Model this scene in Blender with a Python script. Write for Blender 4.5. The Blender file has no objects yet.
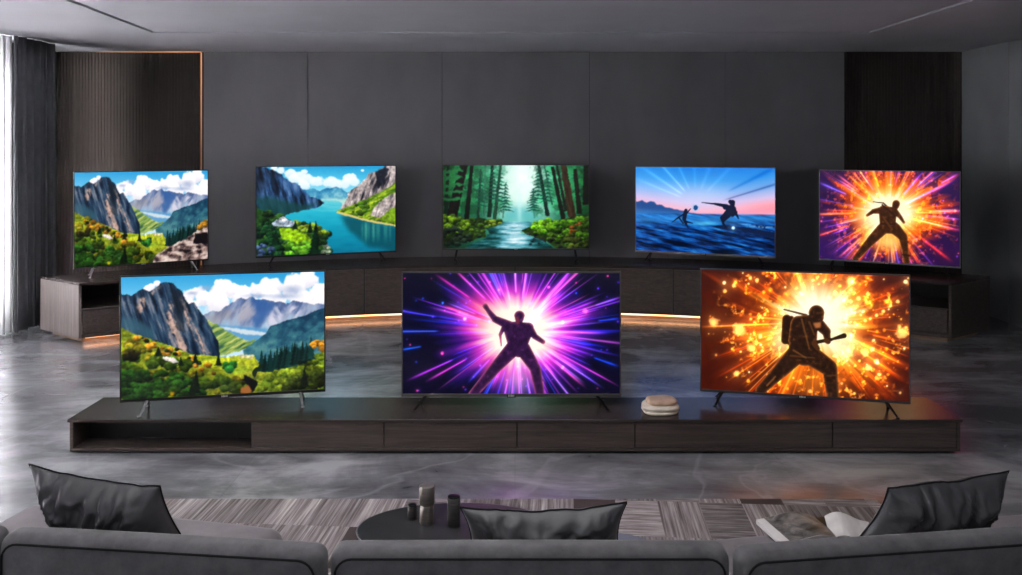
import bpy, bmesh, math, random
import numpy as np
from mathutils import Vector, Matrix

SC = bpy.context.scene
COL = SC.collection
PI = math.pi
R = math.radians
WY, CZ = 11.2, 3.40                      # back wall, ceiling height

# ---------------------------------------------------------------- mesh helpers
def obj(name, bm, mat, parent=None, smooth=False):
    me = bpy.data.meshes.new(name)
    bmesh.ops.recalc_face_normals(bm, faces=bm.faces)
    bm.to_mesh(me)
    bm.free()
    if smooth:
        me.polygons.foreach_set('use_smooth', [True] * len(me.polygons))
    me.materials.append(mat)
    o = bpy.data.objects.new(name, me)
    COL.objects.link(o)
    o.parent = parent
    return o

def tag(o, label, cat, group=None, kind=None):
    o['label'] = label
    o['category'] = cat
    if group:
        o['group'] = group
    if kind:
        o['kind'] = kind
    return o

def thing(name, label, cat, loc=(0, 0, 0), rz=0, group=None):
    o = bpy.data.objects.new(name, None)
    o.empty_display_size = .1
    COL.objects.link(o)
    o.location = loc
    o.rotation_euler = (0, 0, rz)
    return tag(o, label, cat, group)

def struct(name, bm, mat, parent=None, smooth=False):
    o = obj(name, bm, mat, parent, smooth)
    if parent is None:
        o['kind'] = 'structure'
    return o

def NB():
    return bmesh.new()

def merge(bm, other):
    me = bpy.data.meshes.new('tmp')
    other.to_mesh(me)
    other.free()
    bm.from_mesh(me)
    bpy.data.meshes.remove(me)

def box(bm, x0, x1, y0, y1, z0, z1, bevel=0, seg=2, M=None):
    b = bmesh.new()
    bmesh.ops.create_cube(b, size=1)
    for v in b.verts:
        v.co = Vector(((x0 + x1) / 2 + v.co.x * (x1 - x0), (y0 + y1) / 2 + v.co.y * (y1 - y0), (z0 + z1) / 2 + v.co.z * (z1 - z0)))
    if bevel:
        bmesh.ops.bevel(b, geom=list(b.edges), offset=bevel, segments=seg, profile=.5, affect='EDGES')
    if M is not None:
        b.transform(M)
    merge(bm, b)
    return bm

def loop_solid(bm, rings, cap=True, closed=False):
    """skin consecutive rings of equal length"""
    V = [[bm.verts.new(p) for p in r] for r in rings]
    n = len(V[0])
    pairs = list(zip(V[:-1], V[1:])) + ([(V[-1], V[0])] if closed else [])
    for a, b in pairs:
        for i in range(n):
            j = (i + 1) % n
            bm.faces.new((a[i], a[j], b[j], b[i]))
    if cap and not closed:
        bm.faces.new(V[0][::-1])
        bm.faces.new(V[-1])
    return bm

def tube(bm, pts, r, sides=8, closed=False, r2=None):
    pts = [Vector(p) for p in pts]
    n = len(pts)
    rings = []
    for i, p in enumerate(pts):
        if closed:
            t = pts[(i + 1) % n] - pts[i - 1]
        else:
            t = pts[min(i + 1, n - 1)] - pts[max(i - 1, 0)]
        t.normalize()
        up = Vector((0, 0, 1)) if abs(t.z) < .9 else Vector((0, 1, 0))
        a = t.cross(up).normalized()
        b = a.cross(t)
        rr = r if r2 is None else r + (r2 - r) * i / (n - 1)
        rings.append([p + a * rr * math.cos(2 * PI * k / sides) + b * rr * math.sin(2 * PI * k / sides) for k in range(sides)])
    return loop_solid(bm, rings, closed=closed)

def lathe(bm, prof, n=40, c=(0, 0, 0), sx=1, sy=1):
    rings = [[Vector((c[0] + r * math.cos(2 * PI * k / n) * sx, c[1] + r * math.sin(2 * PI * k / n) * sy, c[2] + z)) for k in range(n)] for r, z in prof]
    return loop_solid(bm, rings)

# ---------------------------------------------------------------- materials
def lin(c):
    return tuple((x / 12.92 if x <= .04045 else ((x + .055) / 1.055) ** 2.4) for x in (v / 255 for v in c)) + (1,)

class N:
    def __init__(self, name):
        self.m = bpy.data.materials.new(name)
        self.m.use_nodes = True
        self.t = self.m.node_tree
        self.b = self.t.nodes['Principled BSDF']
    def new(self, kind, **k):
        n = self.t.nodes.new(kind)
        for a, v in k.items():
            if a.startswith('i_'):
                n.inputs[a[2:].replace('_', ' ')].default_value = v
            else:
                setattr(n, a, v)
        return n
    def link(self, a, b):
        self.t.links.new(a, b)
    def ramp(self, src, stops):
        r = self.new('ShaderNodeValToRGB')
        e = r.color_ramp.elements
        while len(e) < len(stops):
            e.new(.5)
        for s, (p, c) in zip(e, stops):
            s.position = p
            s.color = c
        self.link(src, r.inputs[0])
        return r.outputs[0]
    def coords(self, scale=(1, 1, 1), rot=(0, 0, 0), loc=(0, 0, 0), kind='Object'):
        tc = self.new('ShaderNodeTexCoord')
        mp = self.new('ShaderNodeMapping')
        mp.inputs['Scale'].default_value = scale
        mp.inputs['Rotation'].default_value = rot
        mp.inputs['Location'].default_value = loc
        self.link(tc.outputs[kind], mp.inputs[0])
        return mp.outputs[0]
    def noise(self, vec, scale, detail=4, rough=.55, dist=0):
        n = self.new('ShaderNodeTexNoise')
        n.inputs['Scale'].default_value = scale
        n.inputs['Detail'].default_value = detail
        n.inputs['Roughness'].default_value = rough
        n.inputs['Distortion'].default_value = dist
        self.link(vec, n.inputs['Vector'])
        return n.outputs[0]
    def bump(self, h, strength=.2, dist=.01):
        b = self.new('ShaderNodeBump')
        b.inputs['Strength'].default_value = strength
        b.inputs['Distance'].default_value = dist
        self.link(h, b.inputs['Height'])
        self.link(b.outputs[0], self.b.inputs['Normal'])
    def set(self, **k):
        for a, v in k.items():
            self.b.inputs[a.replace('_', ' ')].default_value = v
        return self

def mottled(name, c1, c2, scale=6, rough=.5, metal=0, bump=.0, spec=.5, detail=4, stretch=(1, 1, 1)):
    n = N(name)
    v = n.coords(scale=stretch)
    f = n.noise(v, scale, detail)
    n.link(n.ramp(f, [(.3, lin(c1)), (.7, lin(c2))]), n.b.inputs['Base Color'])
    n.set(Roughness=rough, Metallic=metal, Specular_IOR_Level=spec)
    if bump:
        n.bump(n.noise(v, scale * 6, 3), bump, .004)
    return n.m

def wood(name, dark, light, axis, rough=.38):
    """dark veneer, grain running along the axis"""
    n = N(name)
    s = {'x': (1.0, 22, 22), 'z': (26, 26, .9), 'y': (22, 1.0, 22)}[axis]
    v = n.coords(scale=s)
    f = n.noise(v, 1.6, 7, .62, 1.2)
    g = n.noise(n.coords(scale=tuple(k * 5 for k in s)), 2, 3)
    mx = n.new('ShaderNodeMix', data_type='FLOAT')
    mx.inputs[0].default_value = .3
    n.link(f, mx.inputs[2]); n.link(g, mx.inputs[3])
    n.link(n.ramp(mx.outputs[0], [(.3, lin(dark)), (.7, lin(light))]), n.b.inputs['Base Color'])
    n.set(Roughness=rough)
    n.bump(mx.outputs[0], .12, .003)
    return n.m

def glow(name, col, strength):
    n = N(name)
    n.set(Base_Color=(0, 0, 0, 1), Emission_Color=lin(col), Emission_Strength=strength)
    return n.m

def fabric(name, c1, c2, bump=.25, sheen=.25):
    n = N(name)
    v = n.coords()
    big = n.noise(v, 9, 7, .7)
    n.link(n.ramp(big, [(.25, lin(c1)), (.75, lin(c2))]), n.b.inputs['Base Color'])
    n.set(Roughness=.85, Specular_IOR_Level=.25, Sheen_Weight=sheen, Sheen_Roughness=.4)
    n.bump(n.noise(v, 420, 2), bump, .002)
    return n.m

def satin(name, c1, c2):
    m = fabric(name, c1, c2, .08, .3)
    s = m.node_tree.nodes['Principled BSDF']
    s.inputs['Roughness'].default_value = .42
    s.inputs['Specular IOR Level'].default_value = .55
    return m

def marble():
    n = N('grey marble floor')
    v = n.coords(scale=(1, 1, 1))
    cl = n.noise(v, .55, 7, .62, .9)
    cl2 = n.noise(n.coords(scale=(.7, 1.9, 1), rot=(0, 0, .25)), 1.5, 7, .65, .5)
    mx = n.new('ShaderNodeMix', data_type='FLOAT'); mx.inputs[0].default_value = .45
    n.link(cl, mx.inputs[2]); n.link(cl2, mx.inputs[3])
    base = n.ramp(mx.outputs[0], [(.36, lin((80, 81, 85))), (.5, lin((134, 135, 139))), (.62, lin((192, 193, 197)))])
    # thin pale veins where a distorted noise crosses its middle value
    vn = n.noise(n.coords(scale=(1, .8, 1), rot=(0, 0, -.4)), .6, 4, .5, .9)
    vein = n.ramp(vn, [(.485, (0, 0, 0, 1)), (.5, (1, 1, 1, 1)), (.515, (0, 0, 0, 1))])
    mc = n.new('ShaderNodeMix', data_type='RGBA')
    mk = n.new('ShaderNodeMath', operation='MULTIPLY'); mk.inputs[1].default_value = .24
    n.link(vein, mk.inputs[0]); n.link(mk.outputs[0], mc.inputs[0])
    n.link(base, mc.inputs[6]); mc.inputs[7].default_value = lin((200, 200, 204))
    # tile joints
    bk = n.new('ShaderNodeTexBrick', offset=0)
    n.link(v, bk.inputs['Vector'])
    bk.inputs['Scale'].default_value = 1
    bk.inputs['Mortar Size'].default_value = .003
    bk.inputs['Brick Width'].default_value = 1.8
    bk.inputs['Row Height'].default_value = 1.8
    mj = n.new('ShaderNodeMix', data_type='RGBA')
    ms = n.new('ShaderNodeMath', operation='MULTIPLY'); ms.inputs[1].default_value = .18
    n.link(bk.outputs['Fac'], ms.inputs[0]); n.link(ms.outputs[0], mj.inputs[0])
    n.link(mc.outputs[2], mj.inputs[6]); mj.inputs[7].default_value = lin((70, 70, 74))
    n.link(mj.outputs[2], n.b.inputs['Base Color'])
    rg = n.new('ShaderNodeMapRange'); rg.inputs[3].default_value = .16; rg.inputs[4].default_value = .32
    n.link(cl2, rg.inputs[0]); n.link(rg.outputs[0], n.b.inputs['Roughness'])
    n.set(Specular_IOR_Level=.7, Coat_Weight=.6, Coat_Roughness=.2, Coat_IOR=1.6)
    return n.m

def rug_mat():
    """patchwork of striped blocks"""
    n = N('striped patchwork rug')
    v = n.coords(rot=(0, 0, R(4)))
    bk = n.new('ShaderNodeVectorMath', operation='MULTIPLY'); bk.inputs[1].default_value = (1 / .25, 1 / .46, 1)
    n.link(v, bk.inputs[0])
    fl = n.new('ShaderNodeVectorMath', operation='FLOOR'); n.link(bk.outputs[0], fl.inputs[0])
    wn = n.new('ShaderNodeTexWhiteNoise', noise_dimensions='3D'); n.link(fl.outputs[0], wn.inputs[0])
    def stripes(s):
        mp = n.new('ShaderNodeVectorMath', operation='MULTIPLY'); mp.inputs[1].default_value = s
        n.link(v, mp.inputs[0])
        ad = n.new('ShaderNodeVectorMath', operation='MULTIPLY_ADD')
        n.link(fl.outputs[0], ad.inputs[0]); ad.inputs[1].default_value = (3.1, 5.7, 0); n.link(mp.outputs[0], ad.inputs[2])
        return n.noise(ad.outputs[0], 1, 4, .65)
    a, b = stripes((58, 1.3, 1)), stripes((3, 40, 1))
    sel = n.new('ShaderNodeMath', operation='GREATER_THAN'); sel.inputs[1].default_value = .84
    n.link(wn.outputs[0], sel.inputs[0])
    mx = n.new('ShaderNodeMix', data_type='FLOAT')
    n.link(sel.outputs[0], mx.inputs[0]); n.link(a, mx.inputs[2]); n.link(b, mx.inputs[3])
    base = n.ramp(mx.outputs[0], [(.3, lin((84, 75, 75))), (.45, lin((128, 119, 118))), (.56, lin((160, 152, 151))), (.7, lin((196, 190, 188)))])
    # each block a little lighter or darker, a few plain brown
    sep = n.new('ShaderNodeSeparateColor'); n.link(wn.outputs[1], sep.inputs[0])
    tone = n.new('ShaderNodeMapRange'); tone.inputs[3].default_value = .66; tone.inputs[4].default_value = 1.2
    n.link(sep.outputs[1], tone.inputs[0])
    sc = n.new('ShaderNodeVectorMath', operation='SCALE'); n.link(base, sc.inputs[0]); n.link(tone.outputs[0], sc.inputs[3])
    pl = n.new('ShaderNodeMath', operation='GREATER_THAN'); pl.inputs[1].default_value = .93
    n.link(sep.outputs[2], pl.inputs[0])
    mc = n.new('ShaderNodeMix', data_type='RGBA')
    n.link(pl.outputs[0], mc.inputs[0]); n.link(sc.outputs[0], mc.inputs[6]); mc.inputs[7].default_value = lin((78, 68, 67))
    n.link(mc.outputs[2], n.b.inputs['Base Color'])
    n.set(Roughness=.9, Specular_IOR_Level=.2)
    n.bump(mx.outputs[0], .4, .004)
    return n.m

def sheer_mat():
    n = N('white sheer fabric')
    v = n.coords(scale=(1, 1, .05))
    c = n.ramp(n.noise(v, 30, 3), [(.3, lin((226, 224, 226))), (.7, lin((246, 245, 247)))])
    d = n.new('ShaderNodeBsdfDiffuse'); t = n.new('ShaderNodeBsdfTranslucent')
    n.link(c, d.inputs[0]); n.link(c, t.inputs[0])
    mx = n.new('ShaderNodeMixShader'); mx.inputs[0].default_value = .62
    n.link(d.outputs[0], mx.inputs[1]); n.link(t.outputs[0], mx.inputs[2])
    out = n.t.nodes['Material Output']
    n.link(mx.outputs[0], out.inputs[0])
    return n.m

def glass_mat():
    n = N('window glass')
    n.set(Base_Color=(1, 1, 1, 1), Roughness=.02, Transmission_Weight=1, IOR=1.05)
    return n.m

def led_mat():
    """warm strip that is bright around the corner and fades along both runs"""
    n = N('warm light strip')
    tc = n.new('ShaderNodeTexCoord')
    d = n.new('ShaderNodeVectorMath', operation='DISTANCE'); d.inputs[1].default_value = (-4.2, WY, CZ)
    n.link(tc.outputs['Object'], d.inputs[0])
    mr = n.new('ShaderNodeMapRange'); mr.inputs[1].default_value = .1; mr.inputs[2].default_value = 1.4
    mr.inputs[3].default_value = .9; mr.inputs[4].default_value = .22
    n.link(d.outputs['Value'], mr.inputs[0])
    n.link(mr.outputs[0], n.b.inputs['Emission Strength'])
    n.set(Base_Color=(0, 0, 0, 1), Emission_Color=lin((255, 176, 124)))
    return n.m

def screen_mat():
    n = N('lit television picture')
    a = n.new('ShaderNodeAttribute', attribute_name='picture')
    n.link(a.outputs['Color'], n.b.inputs['Emission Color'])
    n.set(Base_Color=(.002, .002, .002, 1), Roughness=.25, Emission_Strength=SCREEN, Specular_IOR_Level=.3)
    return n.m

SCREEN = 1.15
M = dict(
    plaster=mottled('dark grey plaster', (104, 103, 106), (116, 115, 118), 1.5, .75, bump=.05, stretch=(1, 1, .5)),
    wall_right=mottled('grey wall plaster', (128, 129, 133), (138, 139, 143), 1.5, .7, bump=.05),
    ceiling=mottled('pale grey ceiling paint', (176, 175, 181), (184, 183, 189), 1.2, .85),
    black=mottled('black recess', (5, 5, 5), (9, 9, 9), 5, .8),
    slat=wood('dark slatted oak', (36, 29, 26), (62, 51, 46), 'z', .85),
    floor=marble(), rug=rug_mat(),
    veneer=wood('smoked oak veneer', (40, 33, 31), (98, 84, 78), 'x', .45),
    veneer_end=wood('smoked oak veneer upright grain', (92, 82, 80), (136, 124, 120), 'z', .45),
    veneer_top=wood('smoked oak top', (50, 42, 40), (76, 66, 63), 'x', .26),
    kick=mottled('pale oak kick board', (120, 96, 78), (150, 122, 100), 8, .5, stretch=(1, 1, 6)),
    niche=mottled('black niche shade', (5, 5, 6), (9, 9, 9), 6, .6),  # near-black colour stands in for the shade deep in the open niches
    drape=fabric('charcoal drape', (112, 112, 116), (130, 130, 135), .2, .1),
    sheer=sheer_mat(), glass=glass_mat(),
    frame=mottled('white window frame', (214, 214, 214), (224, 224, 224), 5, .5),
    tv_black=mottled('black television plastic', (14, 14, 15), (20, 20, 22), 40, .35),
    tv_grey=mottled('brushed grey metal', (136, 132, 134), (156, 152, 154), 30, .4, .25, stretch=(1, 40, 40)),
    tv_dark=mottled('dark grey metal', (74, 70, 72), (90, 86, 88), 30, .4, .25, stretch=(1, 40, 40)),
    chrome=mottled('bright metal', (124, 124, 128), (150, 150, 154), 20, .3, .8),
    leg_black=mottled('satin black metal', (16, 16, 18), (26, 26, 28), 20, .3, .6),
    badge=mottled('pale badge print', (190, 188, 182), (214, 212, 206), 60, .4),
    sofa=fabric('grey sofa velvet', (78, 77, 80), (118, 116, 118)),
    sofa_dark=fabric('dark grey sofa velvet', (66, 65, 68), (82, 80, 83)),
    piping=fabric('dark sofa piping', (26, 26, 28), (36, 36, 38), .1, 0),
    seat=fabric('mauve grey seat velvet', (112, 107, 110), (132, 126, 129)),
    cushion=satin('charcoal satin cushion', (56, 56, 60), (76, 76, 80)),
    table=mottled('polished black table top', (38, 38, 39), (48, 48, 49), 12, .3),
    steel=mottled('dull pewter', (168, 160, 154), (192, 184, 176), 14, .34, .85, stretch=(1, 1, 8)),
    gun=mottled('dark polished metal', (124, 121, 120), (150, 147, 146), 14, .3, .9, stretch=(1, 1, 8)),
    cream=mottled('cream stone', (222, 208, 190), (240, 230, 216), 20, .5),
    tan=mottled('tan stone', (186, 152, 128), (212, 182, 158), 20, .5),
    paper=mottled('white paper', (214, 208, 206), (232, 226, 224), 12, .7),
    led=led_mat(),
    led_floor=glow('warm under light', (255, 186, 134), 3.6),
    screen=screen_mat(),
)
# ---------------------------------------------------------------- screen pictures
# Every picture shown on a television is computed here as a grid of colours
# (noise, polygons, streaks) and stored as a colour attribute on its screen mesh.
def lattice(ix, iy, seed):
    n = (ix.astype(np.int64) * 374761393 + iy.astype(np.int64) * 668265263 + seed * 974634777) & 0xffffffff
    n = ((n ^ (n >> 13)) * 1274126177) & 0xffffffff
    n = ((n ^ (n >> 16)) * 2246822519) & 0xffffffff
    return ((n ^ (n >> 15)) & 0xffff) / 65535.0

def vnoise(x, y, seed=0):
    ix, iy = np.floor(x), np.floor(y)
    fx, fy = x - ix, y - iy
    fx, fy = fx * fx * (3 - 2 * fx), fy * fy * (3 - 2 * fy)
    a, b = lattice(ix, iy, seed), lattice(ix + 1, iy, seed)
    c, d = lattice(ix, iy + 1, seed), lattice(ix + 1, iy + 1, seed)
    return (a * (1 - fx) + b * fx) * (1 - fy) + (c * (1 - fx) + d * fx) * fy

def fbm(x, y, seed=0, octaves=4):
    s, a, t = 0, 1.0, 0
    for k in range(octaves):
        s = s + a * vnoise(x * 2 ** k, y * 2 ** k, seed + k * 17)
        t += a
        a *= .55
    return s / t

def smooth(e0, e1, x):
    t = np.clip((x - e0) / (e1 - e0), 0, 1)
    return t * t * (3 - 2 * t)

def blur(a, r):
    r = max(1, int(r))
    for _ in range(2):
        for ax in (0, 1):
            p = np.pad(a, [(r + 1, r) if i == ax else (0, 0) for i in range(a.ndim)], mode='edge')
            c = np.cumsum(p, axis=ax)
            n = a.shape[ax]
            hi = np.take(c, np.arange(2 * r + 1, 2 * r + 1 + n), axis=ax)
            lo = np.take(c, np.arange(0, n), axis=ax)
            a = (hi - lo) / (2 * r + 1)
    return a

class Picture:
    """A picture drawn in the coordinate frame of four corner points (its own quad)."""
    def __init__(self, quad, w, h):
        self.w, self.h = w, h
        A = []
        for (x, y), (u, v) in zip(quad, ((0, 0), (1, 0), (1, 1), (0, 1))):
            A.append([u, v, 1, 0, 0, 0, -x * u, -x * v, x])
            A.append([0, 0, 0, u, v, 1, -y * u, -y * v, y])
        A = np.array(A, float)
        m = np.append(np.linalg.solve(A[:, :8], A[:, 8]), 1)
        u, v = np.meshgrid((np.arange(w) + .5) / w, (np.arange(h) + .5) / h)
        d = m[6] * u + m[7] * v + 1
        self.X = (m[0] * u + m[1] * v + m[2]) / d
        self.Y = (m[3] * u + m[4] * v + m[5]) / d
        self.px = (quad[1][0] - quad[0][0]) / w           # frame units per sample
        self.c = np.zeros((h, w, 3))
    def n(self, s, seed=0, octaves=4, sy=None):
        return fbm(self.X / s, self.Y / (sy or s), seed, octaves)
    def mask(self, pts, rough=0, scale=20, seed=0, soft=0):
        X, Y = self.X, self.Y
        if rough:
            X = X + (self.n(scale, seed, 4) - .5) * 2 * rough
            Y = Y + (self.n(scale, seed + 71, 4) - .5) * 2 * rough
        inside = np.zeros(X.shape, bool)
        k = len(pts)
        for i in range(k):
            (x0, y0), (x1, y1) = pts[i], pts[(i + 1) % k]
            if y0 == y1:
                continue
            t = (Y - y0) / (y1 - y0)
            inside ^= ((y0 > Y) != (y1 > Y)) & (X < x0 + t * (x1 - x0))
        m = inside.astype(float)
        if soft:
            m = blur(m, soft / self.px)
        return m
    def put(self, m, col):
        self.c = self.c * (1 - m[..., None]) + np.asarray(col, float).reshape((1, 1, 3) if np.ndim(col) == 1 else np.shape(col)) * m[..., None]
    def add(self, m, col):
        self.c = self.c + m[..., None] * np.asarray(col, float)
    def poly(self, pts, col, **k):
        m = self.mask(pts, **k)
        self.put(m, col)
        return m
    def ramp(self, t, stops):
        t = np.clip(t, 0, 1)
        xs = [s[0] for s in stops]
        return np.stack([np.interp(t, xs, [s[1][i] for s in stops]) for i in range(3)], -1)
    def seg(self, p, q, r0, r1):
        """coverage of a limb that tapers from radius r0 to r1"""
        dx, dy = q[0] - p[0], q[1] - p[1]
        L = dx * dx + dy * dy + 1e-9
        t = np.clip(((self.X - p[0]) * dx + (self.Y - p[1]) * dy) / L, 0, 1)
        d = np.hypot(self.X - p[0] - t * dx, self.Y - p[1] - t * dy)
        return np.clip((r0 + (r1 - r0) * t - d) / self.px + .5, 0, 1)
    def blobs(self, region, count, size, light, dark, seed, squash=.75, grow=0):
        """round bushes inside a region, each lit from above, far ones first"""
        rnd = random.Random(seed)
        ys, xs = np.where(region > .5)
        if len(ys) == 0:
            return
        pts = sorted((rnd.randrange(len(ys)) for _ in range(count)), key=lambda i: self.Y[ys[i], xs[i]])
        y0, y1 = self.Y[ys].min(), self.Y[ys].max()
        for i in pts:
            cx, cy = self.X[ys[i], xs[i]], self.Y[ys[i], xs[i]]
            far = (cy - y0 + 1) / (y1 - y0 + 1)
            r = size * (.55 + .9 * rnd.random()) * (1 + grow * far)
            k = .6 + .8 * rnd.random()
            hw, hh = int(r * 1.4 / self.px) + 2, int(r * 1.4 / self.px) + 2
            a, b = max(0, ys[i] - hh), min(self.h, ys[i] + hh)
            c, d = max(0, xs[i] - hw), min(self.w, xs[i] + hw)
            X, Y = self.X[a:b, c:d] - cx, (self.Y[a:b, c:d] - cy) / squash
            wob = 1 + .35 * (fbm((X + cx) / (r * .5), (Y + cy) / (r * .5), seed, 2) - .5)
            m = smooth(1.05, .8, np.hypot(X, Y) / (r * wob))
            li = np.clip(.45 - Y / (r * 1.6) - X / (r * 4) + .7 * (fbm((X + cx) / (r * .3), (Y + cy) / (r * .3), seed + 5, 2) - .5), 0, 1)
            col = (np.array(dark) * (1 - li[..., None]) + np.array(light) * li[..., None]) * k
            self.c[a:b, c:d] = self.c[a:b, c:d] * (1 - m[..., None]) + np.clip(col, 0, 255) * m[..., None]
    def pine(self, x, y, h, w, col, seed=0):
        t = (self.Y - (y - h)) / h
        saw = .75 + .5 * ((t * 6) % 1)
        m = ((t > 0) & (t < 1) & (np.abs(self.X - x) < w * t * saw)).astype(float)
        self.put(m, col)
    def ray(self, cx, cy, ang, r0, r1, w, col, fade=1.0):
        ca, sa = math.cos(ang), math.sin(ang)
        a = (self.X - cx) * ca + (self.Y - cy) * sa
        b = -(self.X - cx) * sa + (self.Y - cy) * ca
        t = (a - r0) / (r1 - r0)
        ww = w * (.35 + .65 * np.clip(t, 0, 1))
        prof = np.exp(-(b / ww) ** 2) * .75 + np.exp(-np.abs(b) / (ww * 2.6)) * .3
        along = smooth(0, .12, t) * smooth(1, .55, t)
        self.add(prof * along * fade, col)
    def dot(self, x, y, r, col, halo=.35):
        d = np.hypot(self.X - x, self.Y - y)
        if not hasattr(self, 'wob'):
            self.wob = .55 + .9 * self.n(11, 77, 3)
        self.add(smooth(r * 1.15, r * .35, d * self.wob) + halo * np.exp(-d / (r * 1.5)), col)
    def figure(self, m, base, rim, seed, rimr=7, detail=.5):
        """a back-lit figure: dark inside, glowing along its outline"""
        m = np.clip(m, 0, 1)
        inner = blur(m, rimr / self.px)
        edge = np.clip((1 - inner) * 1.7, 0, 1) ** 1.6
        tex = self.n(12, seed, 4)
        col = np.array(base) * (.55 + .8 * tex[..., None]) + np.array(rim) * (edge * .6 + detail * smooth(.62, .85, tex) * .2)[..., None]
        self.put(m, col)
    def grain(self, m, s, seed, amount):
        """fine light and dark texture inside a mask"""
        t = 1 + ((self.n(s, seed, 3) - .5) * 2.2 * amount + (self.n(s * 3, seed + 1, 3) - .5) * 1.4 * amount) * m
        self.c = self.c * t[..., None]
    def grid(self, warp=0):
        if warp:          # break up the drawn outlines a little
            k = self.px
            dx = (self.n(7, 91, 3) - .5) * 2 * warp / k
            dy = (self.n(7, 92, 3) - .5) * 2 * warp / k
            jj, ii = np.meshgrid(np.arange(self.w), np.arange(self.h))
            self.c = blur(self.c[np.clip(ii + dy, 0, self.h - 1).astype(int), np.clip(jj + dx, 0, self.w - 1).astype(int)], 1) * .6 + .4 * self.c
        c = np.clip(self.c, 0, 255) / 255.0
        c = c.reshape(self.h // 2, 2, self.w // 2, 2, 3).mean((1, 3))
        return np.where(c <= .04045, c / 12.92, ((c + .055) / 1.055) ** 2.4)

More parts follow.
